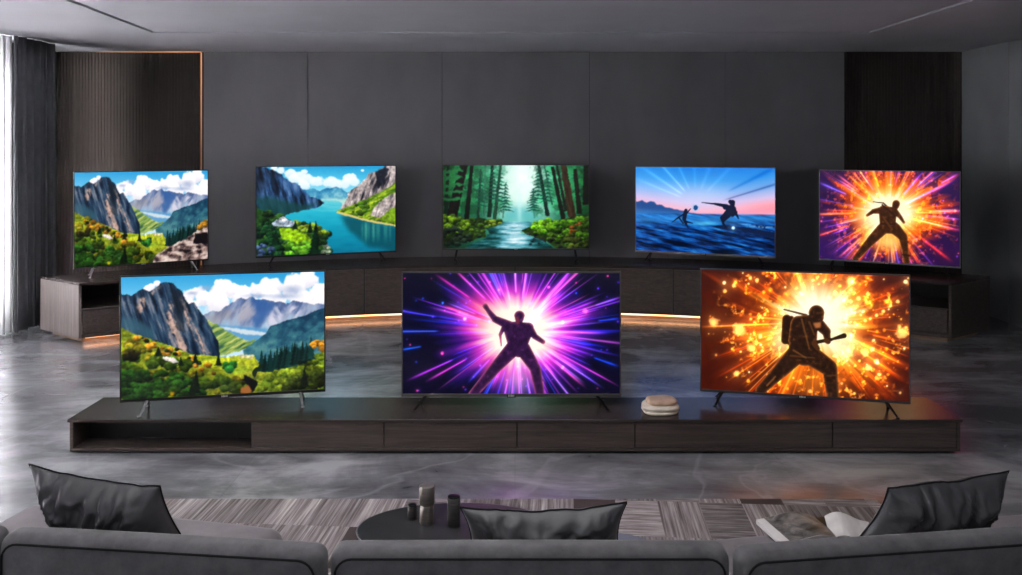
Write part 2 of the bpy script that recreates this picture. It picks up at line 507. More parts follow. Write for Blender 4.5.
def paint_valley(w, h, rocky):
    """green alpine valley under clouds"""
    P = Picture([(76, 60), (806, 40), (808, 467), (76, 503)], w, h)
    P.c[:] = P.ramp((P.Y - 45) / 150, [(0, (38, 150, 208)), (.5, (96, 186, 228)), (1, (190, 222, 240))])
    # clouds
    puffs = [(440, 92, 34), (412, 118, 34), (470, 112, 36), (510, 118, 34), (560, 110, 34), (592, 86, 30), (630, 96, 40), (700, 78, 46), (742, 72, 48), (690, 110, 50),
             (780, 118, 44), (820, 110, 40), (350, 116, 30), (320, 128, 34), (375, 140, 42), (300, 140, 30), (330, 165, 40), (420, 160, 60), (520, 150, 60), (620, 150, 60), (720, 150, 50), (800, 150, 40),
             (185, 96, 16), (205, 84, 14), (170, 104, 16)]
    nz = P.n(26, 4, 4) - .5
    for (x, y, r) in sorted(puffs, key=lambda p: p[1]):
        d = np.hypot((P.X - x), (P.Y - y) * 1.15) + nz * r * .9
        m = smooth(r, r * .72, d)
        t = np.clip((P.Y - y) / r * .55 + .45 + .5 * nz, 0, 1)
        P.put(m, P.ramp(t, [(0, (255, 253, 250)), (.45, (240, 236, 240)), (1, (206, 208, 224))]))
    for (x, y, rx, ry) in [(690, 108, 34, 17), (660, 130, 50, 9), (380, 100, 20, 8), (560, 128, 40, 7), (330, 118, 18, 6)]:
        P.put(.75 * np.exp(-(((P.X - x) / rx) ** 2 + ((P.Y - y) / ry) ** 2)), (150, 165, 200))
    # far range
    far = [(355, 215), (375, 196), (405, 182), (425, 184), (450, 166), (480, 150), (505, 134), (522, 140), (545, 130), (560, 141), (590, 140), (625, 150), (650, 150), (668, 160), (690, 146), (720, 150), (760, 158), (812, 158), (812, 300), (355, 300)]
    m = P.mask(far, rough=4, scale=14, seed=3)
    st = fbm((P.X + P.Y * .5) / 16, (P.Y - P.X * .3) / 60, 9, 4)
    P.put(m, P.ramp(st * .9 + (P.Y - 130) / 300, [(0.2, (60, 78, 120)), (.5, (96, 116, 160)), (.75, (150, 160, 186)), (1, (150, 185, 210))]))
    rid = fbm((P.X - (P.Y - 130) * .7) / 22, (P.Y + P.X * .2) / 90, 71, 4)
    rid2 = fbm((P.X + (P.Y - 130) * .8) / 22, (P.Y - P.X * .2) / 90, 72, 4)
    P.put(m * P.mask([(545, 128), (600, 146), (640, 152), (600, 205), (562, 250), (545, 215), (556, 180)], rough=12, scale=16, seed=5, soft=7) * .85, (46, 88, 150))
    P.put(m * P.mask([(632, 160), (668, 176), (640, 240), (590, 240), (612, 200)], rough=10, scale=12, seed=6, soft=6) * smooth(.3, .6, rid), (206, 204, 220))
    P.put(m * P.mask([(480, 160), (530, 140), (560, 200), (500, 230)], rough=12, scale=14, seed=7, soft=8) * smooth(.42, .6, rid2) * .8, (176, 170, 180))
    P.put(m * P.mask([(685, 158), (735, 185), (700, 220), (655, 215)], rough=10, scale=12, seed=8, soft=6) * smooth(.35, .6, rid2), (200, 198, 216))
    P.put(m * P.mask([(370, 205), (460, 168), (480, 200), (400, 235)], rough=8, scale=12, seed=9, soft=8) * .5, (150, 140, 140))
    hz = P.mask([(420, 232), (500, 240), (600, 245), (600, 275), (540, 300), (480, 270), (410, 245)], rough=5, scale=20, seed=8, soft=4)
    P.put(hz * .9, (84, 150, 196))
    P.poly([(430, 238), (520, 250), (596, 262), (590, 272), (520, 268), (450, 250)], (200, 214, 222), rough=2, scale=12, soft=2)
    # pale green side slope
    m = P.mask([(370, 205), (405, 225), (470, 262), (520, 290), (560, 286), (545, 310), (500, 330), (430, 345), (390, 300)], rough=5, scale=20, seed=11)
    t = fbm((P.X * .6 + P.Y) / 9, (P.Y - P.X * .5) / 50, 12, 3)
    P.put(m, P.ramp(t, [(.2, (44, 84, 70)), (.5, (128, 158, 74)), (.75, (200, 204, 120))]))
    # right dark ridge
    m = P.mask([(812, 170), (770, 185), (735, 200), (690, 212), (640, 228), (612, 240), (585, 272), (560, 292), (512, 326), (520, 352), (600, 380), (812, 340)], rough=4, scale=22, seed=14)
    t = fbm((P.X - P.Y) / 30, (P.X + P.Y * 1.5) / 30, 15, 4)
    P.put(m, P.ramp(t * .7 + (P.Y - 180) / 350, [(.15, (16, 40, 62)), (.45, (26, 66, 92)), (.7, (52, 106, 122)), (1, (96, 150, 146))]))
    # big rock
    peak = [(60, 118), (85, 122), (112, 126), (135, 112), (155, 102), (168, 108), (180, 112), (195, 100), (212, 86), (232, 78), (252, 80), (272, 92), (292, 112), (306, 140), (318, 158), (338, 150), (352, 172), (366, 190), (384, 216), (402, 250), (425, 300), (430, 350), (60, 330)]
    m = P.mask(peak, rough=4, scale=14, seed=20)
    st = fbm((P.X - (P.Y - 80) * .32 + 8 * P.n(30, 2)) / 11, P.Y / 80, 21, 4)
    col = P.ramp(st, [(.25, (10, 20, 34)), (.45, (24, 42, 66)), (.62, (46, 72, 98)), (.8, (120, 124, 136))])
    P.put(m, col)
    cav = P.n(9, 33, 3)
    for pts in ([(250, 150), (262, 146), (268, 200), (290, 270), (330, 330), (300, 328), (262, 260), (240, 190)],
                [(232, 205), (250, 215), (262, 250), (300, 300), (310, 330), (280, 318), (248, 280)],
                [(290, 128), (302, 150), (325, 220), (360, 262), (396, 340), (372, 342), (330, 260), (300, 200), (288, 150)],
                [(140, 140), (166, 128), (160, 178), (140, 196), (134, 170)],
                [(196, 100), (222, 92), (190, 124), (176, 126)]):
        k = P.mask(pts, rough=8, scale=12, seed=len(pts), soft=4) * m
        lr = fbm((P.X - P.Y * .42) / 7, P.Y / 34, 34, 3)
        P.put(k * np.clip(smooth(.34, .56, lr) * .75 + .3 * smooth(.4, .6, cav), 0, 1), np.array((198, 164, 150)) * (.75 + .4 * cav[..., None]))
    P.put(P.mask([(130, 215), (200, 250), (190, 290), (76, 240), (76, 200)], rough=8, scale=20, seed=31, soft=8) * .75, (52, 92, 110))
    P.put(P.mask([(250, 96), (282, 108), (300, 180), (300, 260), (275, 250), (258, 140)], rough=9, scale=10, seed=36, soft=2) * .55, (16, 22, 30))
    # meadow
    m = P.mask([(400, 345), (470, 348), (500, 342), (552, 342), (575, 380), (640, 400), (812, 350), (812, 500), (60, 520), (60, 236), (110, 258), (170, 280), (250, 306), (320, 338)], rough=4, scale=16, seed=40)
    t = fbm((P.X * .55 - P.Y) / 60, (P.Y + P.X * .1) / 14, 41, 4)
    P.put(m, P.ramp(t + (P.Y - 330) / 700, [(.2, (82, 104, 24)), (.45, (150, 164, 34)), (.65, (196, 200, 44)), (.9, (140, 170, 40))]))
    P.poly([(500, 340), (552, 342), (548, 356), (500, 352)], (214, 204, 150), rough=2, scale=8)
    left = P.mask([(60, 236), (110, 256), (200, 292), (300, 335), (360, 372), (440, 402), (520, 440), (540, 480), (60, 520)], rough=6, scale=18, seed=42)
    P.put(left * .5, (122, 134, 30))
    P.blobs(left, 70, 17, (150, 132, 28), (34, 48, 12), 43)
    P.blobs(P.mask([(120, 270), (250, 310), (380, 372), (440, 405), (400, 415), (280, 360), (150, 310)]), 26, 12, (212, 150, 40), (84, 54, 16), 44)
    P.blobs(P.mask([(140, 265), (300, 325), (420, 385), (420, 396), (300, 350), (140, 290)]), 10, 9, (40, 60, 30), (12, 20, 12), 45)
    low = P.mask([(60, 400), (150, 400), (260, 410), (330, 430), (370, 470), (370, 520), (60, 520)])
    P.blobs(P.mask([(60, 310), (180, 330), (300, 370), (420, 420), (520, 450), (520, 500), (60, 520)]), 60, 22, (88, 116, 26), (18, 40, 12), 46)
    P.blobs(low, 90, 19, (52, 108, 30), (6, 24, 8), 47)
    P.blobs(P.mask([(90, 320), (150, 320), (150, 350), (90, 350)]), 5, 17, (60, 52, 20), (10, 14, 8), 48)
    P.put(P.mask([(225, 345), (262, 350), (285, 366), (262, 370), (228, 358)], rough=3, scale=8, seed=3), (206, 196, 190))
    for (x, y, hh, ww) in [(342, 372, 40, 12), (210, 345, 36, 15), (345, 480, 90, 17), (330, 500, 60, 22), (290, 380, 34, 13), (425, 380, 44, 12)]:
        P.pine(x, y, hh, ww, (14, 28, 14))
    P.blobs(P.mask([(440, 368), (486, 366), (488, 398), (440, 394)]), 7, 15, (52, 128, 44), (14, 58, 26), 50)
    P.dot(258, 480, 9, (150, 92, 0), .5)
    land = P.mask([(60, 240), (110, 258), (170, 280), (250, 306), (320, 338), (400, 345), (500, 342), (552, 342), (575, 380), (640, 400), (812, 350), (812, 500), (60, 520)])
    P.grain(land, 9, 101, .42)
    P.c *= (1 - .3 * land * smooth(330, 470, P.Y))[..., None]
    # right bushes and conifers
    right = P.mask([(812, 325), (740, 352), (690, 372), (630, 396), (590, 425), (560, 472), (812, 480)], rough=5, scale=14, seed=52)
    P.put(right, (92, 116, 26))
    P.blobs(right, 46, 20, (146, 164, 40), (38, 56, 14), 53)
    P.blobs(P.mask([(690, 420), (812, 400), (812, 470), (640, 472)]), 24, 18, (58, 70, 22), (10, 16, 8), 54)
    for i in range(26):
        f = i / 25
        rnd = random.Random(900 + i)
        P.pine(575 + f * 178 + rnd.uniform(-5, 5), 404 - f * 42 + rnd.uniform(-4, 8), 56 + 34 * rnd.random(), 11 + 6 * rnd.random(), np.array((12, 36, 34)) * rnd.uniform(.6, 1.5))
    P.pine(735, 458, 76, 15, (12, 20, 12))
    P.blobs(P.mask([(762, 296), (806, 290), (806, 330), (756, 326)]), 12, 13, (226, 150, 40), (110, 70, 20), 55)
    P.grain(right, 8, 103, .5)
    if rocky:
        m = P.mask([(500, 470), (520, 440), (580, 410), (650, 380), (720, 350), (760, 318), (812, 290), (812, 480), (500, 490)], rough=7, scale=20, seed=60)
        t = fbm((P.X * .7 + P.Y) / 26, (P.Y - P.X * .35) / 24, 61, 4)
        P.put(m, P.ramp(t, [(.3, (26, 20, 24)), (.46, (120, 96, 92)), (.58, (196, 172, 162)), (.8, (232, 218, 208))]))
        P.put(P.mask([(735, 345), (806, 340), (806, 395), (720, 392)], rough=8, scale=14, seed=62), (18, 14, 18))
        P.blobs(P.mask([(760, 285), (806, 280), (806, 315), (756, 318)]), 12, 14, (206, 140, 40), (60, 44, 16), 63)
    else:
        P.poly([(514, 410), (532, 420), (548, 428), (568, 438), (562, 456), (548, 478), (538, 462), (526, 448), (520, 438), (502, 430), (518, 427)], (12, 14, 14), rough=2, scale=8)
        P.poly([(545, 405), (556, 390), (580, 376), (586, 384), (566, 400), (558, 422), (548, 420)], (20, 34, 18), rough=3, scale=8)
        P.poly([(505, 462), (530, 452), (545, 470), (540, 480), (505, 480)], (150, 92, 44), rough=4, scale=9, soft=1)
    return P.grid(4)

def paint_fjord(w, h):
    """turquoise lake between cliffs"""
    P = Picture([(70, 57), (688, 48), (688, 423), (75, 450)], w, h)
    P.c[:] = P.ramp((P.Y - 45) / 140, [(0, (24, 148, 204)), (.5, (84, 192, 226)), (1, (160, 222, 238))])
    nz = P.n(30, 4, 4) - .5
    for (x, y, r) in [(180, 72, 26), (220, 84, 30), (260, 96, 34), (280, 78, 20), (300, 110, 36), (340, 122, 36), (402, 108, 20), (390, 126, 36), (430, 126, 30), (470, 104, 26), (496, 96, 18), (460, 126, 34), (500, 120, 30), (240, 110, 30), (540, 70, 10), (150, 64, 18), (280, 135, 30)]:
        d = np.hypot(P.X - x, (P.Y - y) * 1.3) + nz * r * .9
        P.put(smooth(r, r * .65, d) * .95, P.ramp((P.Y - y) / r * .5 + .5, [(0, (252, 252, 252)), (1, (206, 226, 238))]))
    m = P.mask([(270, 150), (290, 160), (320, 150), (350, 160), (378, 148), (400, 150), (425, 142), (445, 152), (475, 168), (500, 160), (500, 215), (290, 205)], rough=4, scale=16, seed=2)
    P.put(m, P.ramp(P.n(22, 8) * .8 + (P.Y - 145) / 220, [(.25, (34, 108, 160)), (.55, (70, 150, 186)), (.85, (150, 206, 214))]))
    P.poly([(360, 196), (480, 196), (480, 222), (340, 222)], (176, 216, 206), rough=3, scale=14, soft=4)
    lake = P.mask([(380, 200), (440, 206), (480, 250), (700, 300), (700, 440), (75, 460), (75, 250), (230, 235), (330, 215), (360, 205)], rough=2, scale=20)
    t = (P.Y - 205) / 230 + (P.n(60, 9, 3, 8) - .5) * .22
    P.put(lake, P.ramp(t, [(0, (120, 206, 214)), (.2, (40, 178, 202)), (.55, (14, 146, 176)), (1, (8, 108, 138))]))
    P.put(lake * P.mask([(440, 270), (540, 280), (700, 318), (700, 440), (560, 400), (490, 340)], rough=10, scale=24, seed=3, soft=10) * .85, (6, 70, 84))
    for i in range(14):
        rnd = random.Random(i)
        x = rnd.uniform(520, 670)
        P.put(lake * .5 * np.exp(-((P.X - x) / 5) ** 2) * smooth(285, 320, P.Y) * smooth(400, 330, P.Y), (60, 150, 140))
    # left cliff
    cl = P.mask([(60, 50), (105, 58), (135, 68), (180, 88), (215, 118), (245, 126), (262, 140), (285, 168), (310, 186), (340, 195), (375, 214), (345, 232), (290, 245), (240, 258), (190, 272), (150, 300), (60, 310)], rough=5, scale=16, seed=12)
    st = fbm((P.X + (P.Y - 60) * -.25) / 14, P.Y / 70, 13, 4)
    P.put(cl, P.ramp(st + (P.X - 200) / 1200, [(.28, (8, 16, 28)), (.45, (20, 40, 68)), (.62, (48, 88, 140)), (.8, (98, 132, 176))]))
    P.put(cl * P.mask([(75, 190), (160, 190), (260, 220), (360, 215), (300, 245), (180, 275), (75, 300)], rough=10, scale=24, seed=4, soft=8) * .85, (18, 62, 62))
    P.put(cl * P.mask([(60, 50), (110, 60), (120, 150), (60, 200)], soft=14) * .5, (8, 12, 20))
    g = P.mask([(60, 230), (130, 262), (200, 280), (232, 296), (280, 298), (340, 318), (392, 344), (380, 360), (360, 378), (398, 408), (400, 432), (60, 460)], rough=6, scale=18, seed=14)
    P.put(g, (28, 62, 24))
    P.blobs(g, 60, 17, (50, 92, 34), (6, 24, 22), 15)
    P.blobs(P.mask([(235, 295), (340, 318), (390, 345), (350, 362), (240, 330)]), 26, 16, (146, 166, 44), (24, 56, 20), 16)
    P.poly([(175, 322), (240, 326), (300, 356), (320, 380), (300, 405), (230, 385), (185, 370)], (130, 172, 22), rough=6, scale=18, seed=17, soft=2)
    P.blobs(P.mask([(180, 372), (250, 380), (310, 395), (318, 435), (180, 445)]), 26, 17, (104, 158, 36), (20, 70, 20), 18)
    P.blobs(P.mask([(70, 290), (150, 310), (180, 360), (180, 450), (75, 455)]), 34, 18, (28, 72, 34), (4, 16, 18), 19)
    for (x, y, hh, ww) in [(335, 400, 110, 22), (310, 345, 50, 14), (160, 400, 70, 22), (245, 330, 40, 12), (330, 440, 70, 30)]:
        P.pine(x, y, hh, ww, (10, 30, 18))
    P.poly([(140, 304), (165, 288), (190, 274), (215, 290), (242, 296), (236, 318), (150, 316)], (176, 192, 214), rough=3, scale=9)
    P.poly([(168, 290), (190, 273), (214, 288), (190, 296)], (236, 240, 246))
    P.blobs(P.mask([(355, 400), (398, 405), (400, 432), (350, 436)]), 8, 12, (190, 190, 176), (44, 74, 40), 20)
    P.blobs(P.mask([(75, 395), (150, 400), (140, 445), (75, 450)]), 8, 14, (70, 90, 130), (14, 24, 40), 22)
    P.grain(g, 9, 105, .55)
    # right cliff
    cl = P.mask([(468, 200), (478, 172), (500, 152), (530, 128), (556, 104), (566, 84), (600, 76), (625, 60), (650, 44), (700, 40), (700, 320), (600, 296), (430, 255)], rough=5, scale=14, seed=25)
    st = fbm((P.X + (P.Y - 60) * .35) / 11, P.Y / 60, 26, 4)
    P.put(cl, P.ramp(st, [(.28, (26, 26, 36)), (.42, (90, 84, 92)), (.56, (168, 154, 152)), (.78, (214, 200, 196))]))
    P.put(P.mask([(595, 75), (640, 55), (660, 60), (630, 130), (610, 150), (600, 110)], rough=7, scale=12, seed=27, soft=2) * .9, (18, 22, 34))
    gr = P.mask([(424, 250), (450, 238), (490, 225), (560, 195), (620, 165), (660, 142), (690, 120), (700, 120), (700, 160), (640, 190), (600, 225), (572, 268), (640, 285), (700, 300), (700, 312), (560, 285), (470, 262)], rough=4, scale=14, seed=28)
    t = fbm((P.X * .5 + P.Y) / 12, (P.Y - P.X * .4) / 40, 29, 3)
    P.put(gr, P.ramp(t, [(.25, (48, 84, 22)), (.5, (118, 156, 30)), (.8, (180, 196, 54))]))
    P.poly([(610, 285), (640, 262), (665, 240), (700, 228), (700, 306)], (112, 148, 30), rough=5, scale=12, seed=2)
    P.grain(cl, 8, 106, .35)
    P.blobs(P.mask([(500, 225), (560, 205), (560, 262), (500, 262)]), 14, 11, (80, 116, 24), (24, 50, 16), 30)
    P.poly([(430, 250), (480, 264), (560, 286), (700, 312), (700, 318), (560, 294), (470, 270), (424, 258)], (214, 196, 110), rough=2, scale=10)
    return P.grid(4)

def paint_forest(w, h):
    """misty conifer forest with a stream"""
    P = Picture([(57, 44), (703, 44), (703, 415), (57, 415)], w, h)
    d = np.hypot((P.X - 405) / 1.15, (P.Y - 110) * .55)
    P.c[:] = P.ramp(d / 300 + (P.n(40, 3) - .5) * .25, [(0, (240, 250, 246)), (.2, (206, 236, 226)), (.38, (110, 184, 160)), (.62, (40, 110, 84)), (1, (14, 52, 34))])
    P.put(P.mask([(330, 230), (470, 230), (480, 300), (320, 300)], soft=20) * .8, (84, 180, 184))
    P.put(np.exp(-((P.X - 395) / 10) ** 2 - ((P.Y - 240) / 60) ** 2) * .6, (190, 236, 236))
    # foliage
    rnd = random.Random(5)
    for i in range(240):
        side = rnd.random() < .5
        x = rnd.uniform(57, 330) if side else rnd.uniform(455, 703)
        y = rnd.uniform(40, 250)
        near = abs(x - 395) / 330
        if abs(x - 395) < 60 + (y < 200) * 25:
            continue
        r = 14 + 22 * rnd.random()
        e = np.hypot((P.X - x) / 1.2, P.Y - y) + (P.n(11, i % 7, 3) - .5) * r * 1.6
        g = rnd.random()
        col = np.array((70, 176, 136)) * (1 - near) + np.array((24, 104, 46)) * near
        P.put(smooth(r, r * .5, e) * (.35 + .4 * near), col * (.35 + 1.15 * g))
    trunks = [(150, 44, 92, 290, 46, (16, 15, 13)), (185, 44, 160, 300, 20, (10, 16, 12)), (225, 60, 212, 280, 11, (24, 52, 40)), (275, 44, 262, 275, 17, (14, 34, 26)), (312, 44, 285, 285, 15, (26, 60, 44)),
              (245, 44, 238, 270, 8, (44, 96, 76)), (335, 120, 322, 280, 6, (84, 150, 130)), (480, 44, 520, 270, 17, (14, 36, 30)), (455, 150, 462, 280, 8, (60, 130, 116)), (540, 50, 590, 290, 20, (16, 22, 16)),
              (590, 44, 628, 275, 34, (48, 34, 22)), (560, 44, 600, 250, 14, (20, 30, 22)), (640, 60, 660, 260, 22, (20, 26, 16)), (690, 44, 690, 220, 30, (14, 20, 12)), (80, 44, 70, 260, 16, (14, 34, 22)), (505, 44, 540, 220, 8, (40, 84, 66))]
    for (x0, y0, x1, y1, ww, col) in trunks:
        m = P.mask([(x0 - ww * .38, y0), (x0 + ww * .38, y0), (x1 + ww * .55, y1), (x1 - ww * .55, y1)], rough=2.5, scale=12, seed=int(x0))
        t = fbm((P.X - (P.Y - y0) * (x1 - x0) / (y1 - y0)) / 5, P.Y / 40, int(x0), 3)
        P.put(m, np.array(col) * (.5 + 1.1 * t[..., None]))
    for (x, lo, hi) in ((310, 60, 200), (278, 60, 190), (478, 60, 190), (225, 80, 220), (335, 130, 240), (456, 150, 240), (520, 70, 200)):
        for k in range(9):
            y = lo + (hi - lo) * k / 8
            ln = 12 + 26 * k / 8
            P.poly([(x, y - 4), (x + ln, y + 9), (x, y + 5), (x - ln, y + 9)], (18, 74, 58), rough=4, scale=7, seed=k)
    for k in range(5):      # pale branches in the light
        P.poly([(60, 70 + 30 * k), (130, 60 + 32 * k), (150, 70 + 32 * k), (60, 84 + 30 * k)], (38, 120, 64), rough=9, scale=12, seed=80 + k, soft=2)
    # banks
    lb = P.mask([(50, 262), (110, 268), (160, 290), (215, 276), (262, 290), (322, 288), (330, 305), (270, 320), (240, 330), (250, 360), (180, 380), (50, 400)], rough=6, scale=16, seed=30)
    P.put(lb, (30, 48, 18))
    P.blobs(lb, 60, 12, (70, 104, 30), (14, 26, 12), 44)
    rb = P.mask([(400, 335), (440, 312), (470, 292), (520, 285), (580, 290), (640, 270), (710, 262), (710, 420), (560, 415), (500, 372), (430, 352)], rough=6, scale=16, seed=31)
    P.put(rb, (34, 54, 18))
    P.blobs(rb, 60, 12, (80, 120, 30), (14, 30, 12), 45)
    P.blobs(P.mask([(50, 270), (110, 275), (165, 300), (200, 330), (120, 345), (50, 330)]), 30, 15, (128, 170, 30), (20, 46, 12), 32)
    P.blobs(P.mask([(250, 285), (326, 290), (320, 312), (260, 312)]), 12, 11, (136, 166, 44), (26, 40, 20), 33)
    P.blobs(P.mask([(450, 300), (520, 290), (600, 300), (560, 345), (450, 345)]), 34, 15, (128, 190, 34), (24, 66, 14), 34)
    P.blobs(P.mask([(560, 300), (703, 270), (703, 410), (560, 390)]), 40, 17, (84, 140, 26), (12, 30, 10), 35)
    P.blobs(P.mask([(610, 320), (665, 300), (670, 330), (620, 345)]), 9, 10, (196, 104, 40), (70, 40, 14), 36)
    P.blobs(P.mask([(50, 320), (230, 330), (240, 360), (60, 415)]), 30, 14, (44, 62, 44), (6, 12, 12), 37)
    P.blobs(P.mask([(400, 335), (560, 370), (600, 415), (540, 400), (420, 352)]), 16, 10, (50, 56, 50), (6, 10, 10), 38)
    P.blobs(P.mask([(590, 360), (703, 360), (703, 415), (580, 415)]), 22, 14, (66, 80, 26), (8, 12, 8), 39)
    P.grain(np.clip(lb + rb, 0, 1), 7, 107, .5)
    # stream
    wtr = P.mask([(330, 295), (450, 295), (450, 312), (405, 332), (400, 346), (440, 356), (500, 380), (560, 420), (150, 420), (170, 398), (240, 372), (262, 345), (250, 326), (290, 316)], rough=4, scale=14, seed=40)
    t = fbm(P.X / 46, P.Y / 7, 41, 4)
    lit = np.exp(-((P.X - 385 + (P.Y - 300) * .1) / 75) ** 2)
    P.put(wtr, P.ramp(t * .75 + lit * .5 - .12, [(.12, (8, 36, 36)), (.35, (24, 84, 86)), (.6, (96, 170, 186)), (.9, (226, 242, 246))]))
    P.blobs(P.mask([(440, 370), (500, 372), (500, 400), (440, 400)]), 5, 9, (40, 66, 74), (6, 14, 18), 42)
    P.c *= (1 - .35 * smooth(.75, 1, np.abs(P.X - 380) / 323))[..., None]
    return P.grid(4)

def paint_surf(w, h):
    """two surfers at dusk, blue sea"""
    P = Picture([(70, 53), (688, 58), (686, 452), (70, 424)], w, h)
    t = (P.Y - 55) / 215
    P.c[:] = P.ramp(t + .15 * (np.abs(P.X - 380) / 320) ** 1.5 * (t < .95), [(0, (18, 116, 214)), (.3, (52, 146, 226)), (.55, (132, 176, 232)), (.75, (206, 186, 226)), (.9, (244, 170, 190)), (1, (236, 150, 180))])
    P.put(np.exp(-((P.X - 350) / 130) ** 2 - ((P.Y - 195) / 60) ** 2) * .5, (206, 210, 240))
    P.put(smooth(500, 688, P.X) * np.exp(-((P.Y - 235) / 26) ** 2) * .7, (248, 146, 156))
    for (a, r1, ww, col) in [(-2.55, 330, 9, (60, 70, 50)), (-2.3, 320, 7, (90, 90, 60)), (-2.75, 330, 8, (30, 50, 40)), (-2.0, 260, 8, (40, 50, 30)), (-1.2, 260, 14, (30, 30, 20)), (-.8, 330, 12, (30, 30, 20)), (-1.6, 240, 10, (20, 30, 20))]:
        P.ray(335, 215, a, 60, r1, ww, np.array(col) * .5)
    P.ray(335, 240, -.3, 120, 480, 7, (-60, -64, -50))
    P.ray(335, 235, -.47, 150, 480, 12, (-40, -30, -14))
    P.poly([(60, 205), (80, 208), (100, 202), (118, 214), (135, 205), (152, 210), (165, 222), (182, 220), (200, 232), (240, 240), (290, 252), (340, 262), (340, 275), (60, 275)], (34, 74, 138), rough=3, scale=12, seed=3, soft=1)
    P.put(P.mask([(60, 240), (330, 262), (330, 280), (60, 280)], soft=8) * .6, (60, 130, 206))
    sea = smooth(258, 268, P.Y + (P.X - 380) * -.01)
    wv = fbm((P.X + P.Y * .9) / 95, (P.Y - P.X * .22) / 9, 8, 4)
    wv2 = fbm((P.X + P.Y * .5) / 60, (P.Y - P.X * .3) / 16, 18, 4)
    dp = (P.Y - 262) / 185
    P.put(sea, P.ramp(wv * .7 + wv2 * .3 - dp * .17 + .05, [(.27, (2, 10, 32)), (.42, (4, 36, 92)), (.54, (10, 78, 164)), (.68, (34, 126, 206)), (.88, (100, 180, 236))]))
    P.put(sea * np.exp(-((P.Y - 285) / 18) ** 2) * .65, (52, 146, 224))
    P.put(np.exp(-((P.X - 375) / 60) ** 2 - ((P.Y - 305) / 9) ** 2) * .7, (96, 206, 236))
    for (x, y, s, r) in ((600, 318, 40, 5), (650, 322, 40, 5), (560, 308, 30, 3)):
        P.put(np.exp(-((P.X - x) / s) ** 2 - ((P.Y - y) / r) ** 2) * (P.n(8, 4) > .45) * .7, (110, 170, 220))
    P.poly([(410, 316), (450, 312), (520, 318), (600, 328), (686, 345), (686, 372), (600, 352), (520, 334), (430, 326)], (8, 26, 62), rough=3, scale=14, seed=6)
    P.dot(500, 324, 8, (150, 180, 190), .6)
    ink = (9, 20, 48)
    def j(x, y): return (620 + 0 * x + (x), y)
    # right surfer
    m = np.zeros(P.X.shape)
    for a in [((362, 212), (420, 218), 1.5, 4), ((420, 218), (472, 228), 5, 9), ((466, 232), (500, 240), 12, 14), ((490, 250), (474, 262), 19, 15), ((498, 212), (500, 226), 12, 8), ((488, 208), (494, 216), 9, 9),
              ((505, 245), (524, 282), 10, 3), ((512, 255), (498, 268), 8, 8), ((470, 265), (450, 280), 13, 8), ((450, 280), (458, 306), 8, 5), ((480, 268), (456, 292), 11, 8), ((456, 304), (470, 322), 5, 4)]:
        m = np.maximum(m, P.seg(*a))
    P.put(m, ink)
    # left surfer
    m = np.zeros(P.X.shape)
    for a in [((292, 246), (290, 250), 7, 7), ((290, 256), (284, 285), 9, 9), ((296, 258), (312, 240), 4, 2), ((284, 262), (262, 276), 4, 3), ((262, 276), (230, 300), 4, 1.5), ((262, 280), (280, 305), 4, 3), ((284, 286), (292, 306), 8, 6), ((292, 306), (302, 325), 5, 2), ((290, 296), (322, 304), 5, 1.5)]:
        m = np.maximum(m, P.seg(*a))
    P.put(m, ink)
    P.put(smooth(22, 8, np.hypot(P.X - 334, P.Y - 235)) * .8, (150, 196, 236))
    P.poly([(326, 228), (336, 223), (346, 232), (342, 244), (332, 248), (324, 238)], (20, 70, 128), rough=2, scale=6)
    return P.grid()

def burst(P, cx, cy, aspect, stops, reach, seed, jag):
    th = np.arctan2(P.Y - cy, P.X - cx)
    r = np.hypot((P.X - cx) / aspect, P.Y - cy)
    an = fbm(th * 4 + 20, r / 300, seed, 3) - .5
    an2 = fbm(np.cos(th) * 9 + 9, np.sin(th) * 9 + 9 + r / 500, seed + 3, 3) - .5
    P.c[:] = P.ramp(r / reach * (1 + jag * (an + an2)), stops)
    return th, r

def sparks(P, n, seed, cols, lo, hi, size):
    rnd = random.Random(seed)
    (x0, x1), (y0, y1) = (P.X.min(), P.X.max()), (P.Y.min(), P.Y.max())
    for _ in range(n):
        x, y = rnd.uniform(x0, x1), rnd.uniform(y0, y1)
        P.dot(x, y, rnd.uniform(*size), np.array(rnd.choice(cols)) * rnd.uniform(lo, hi))

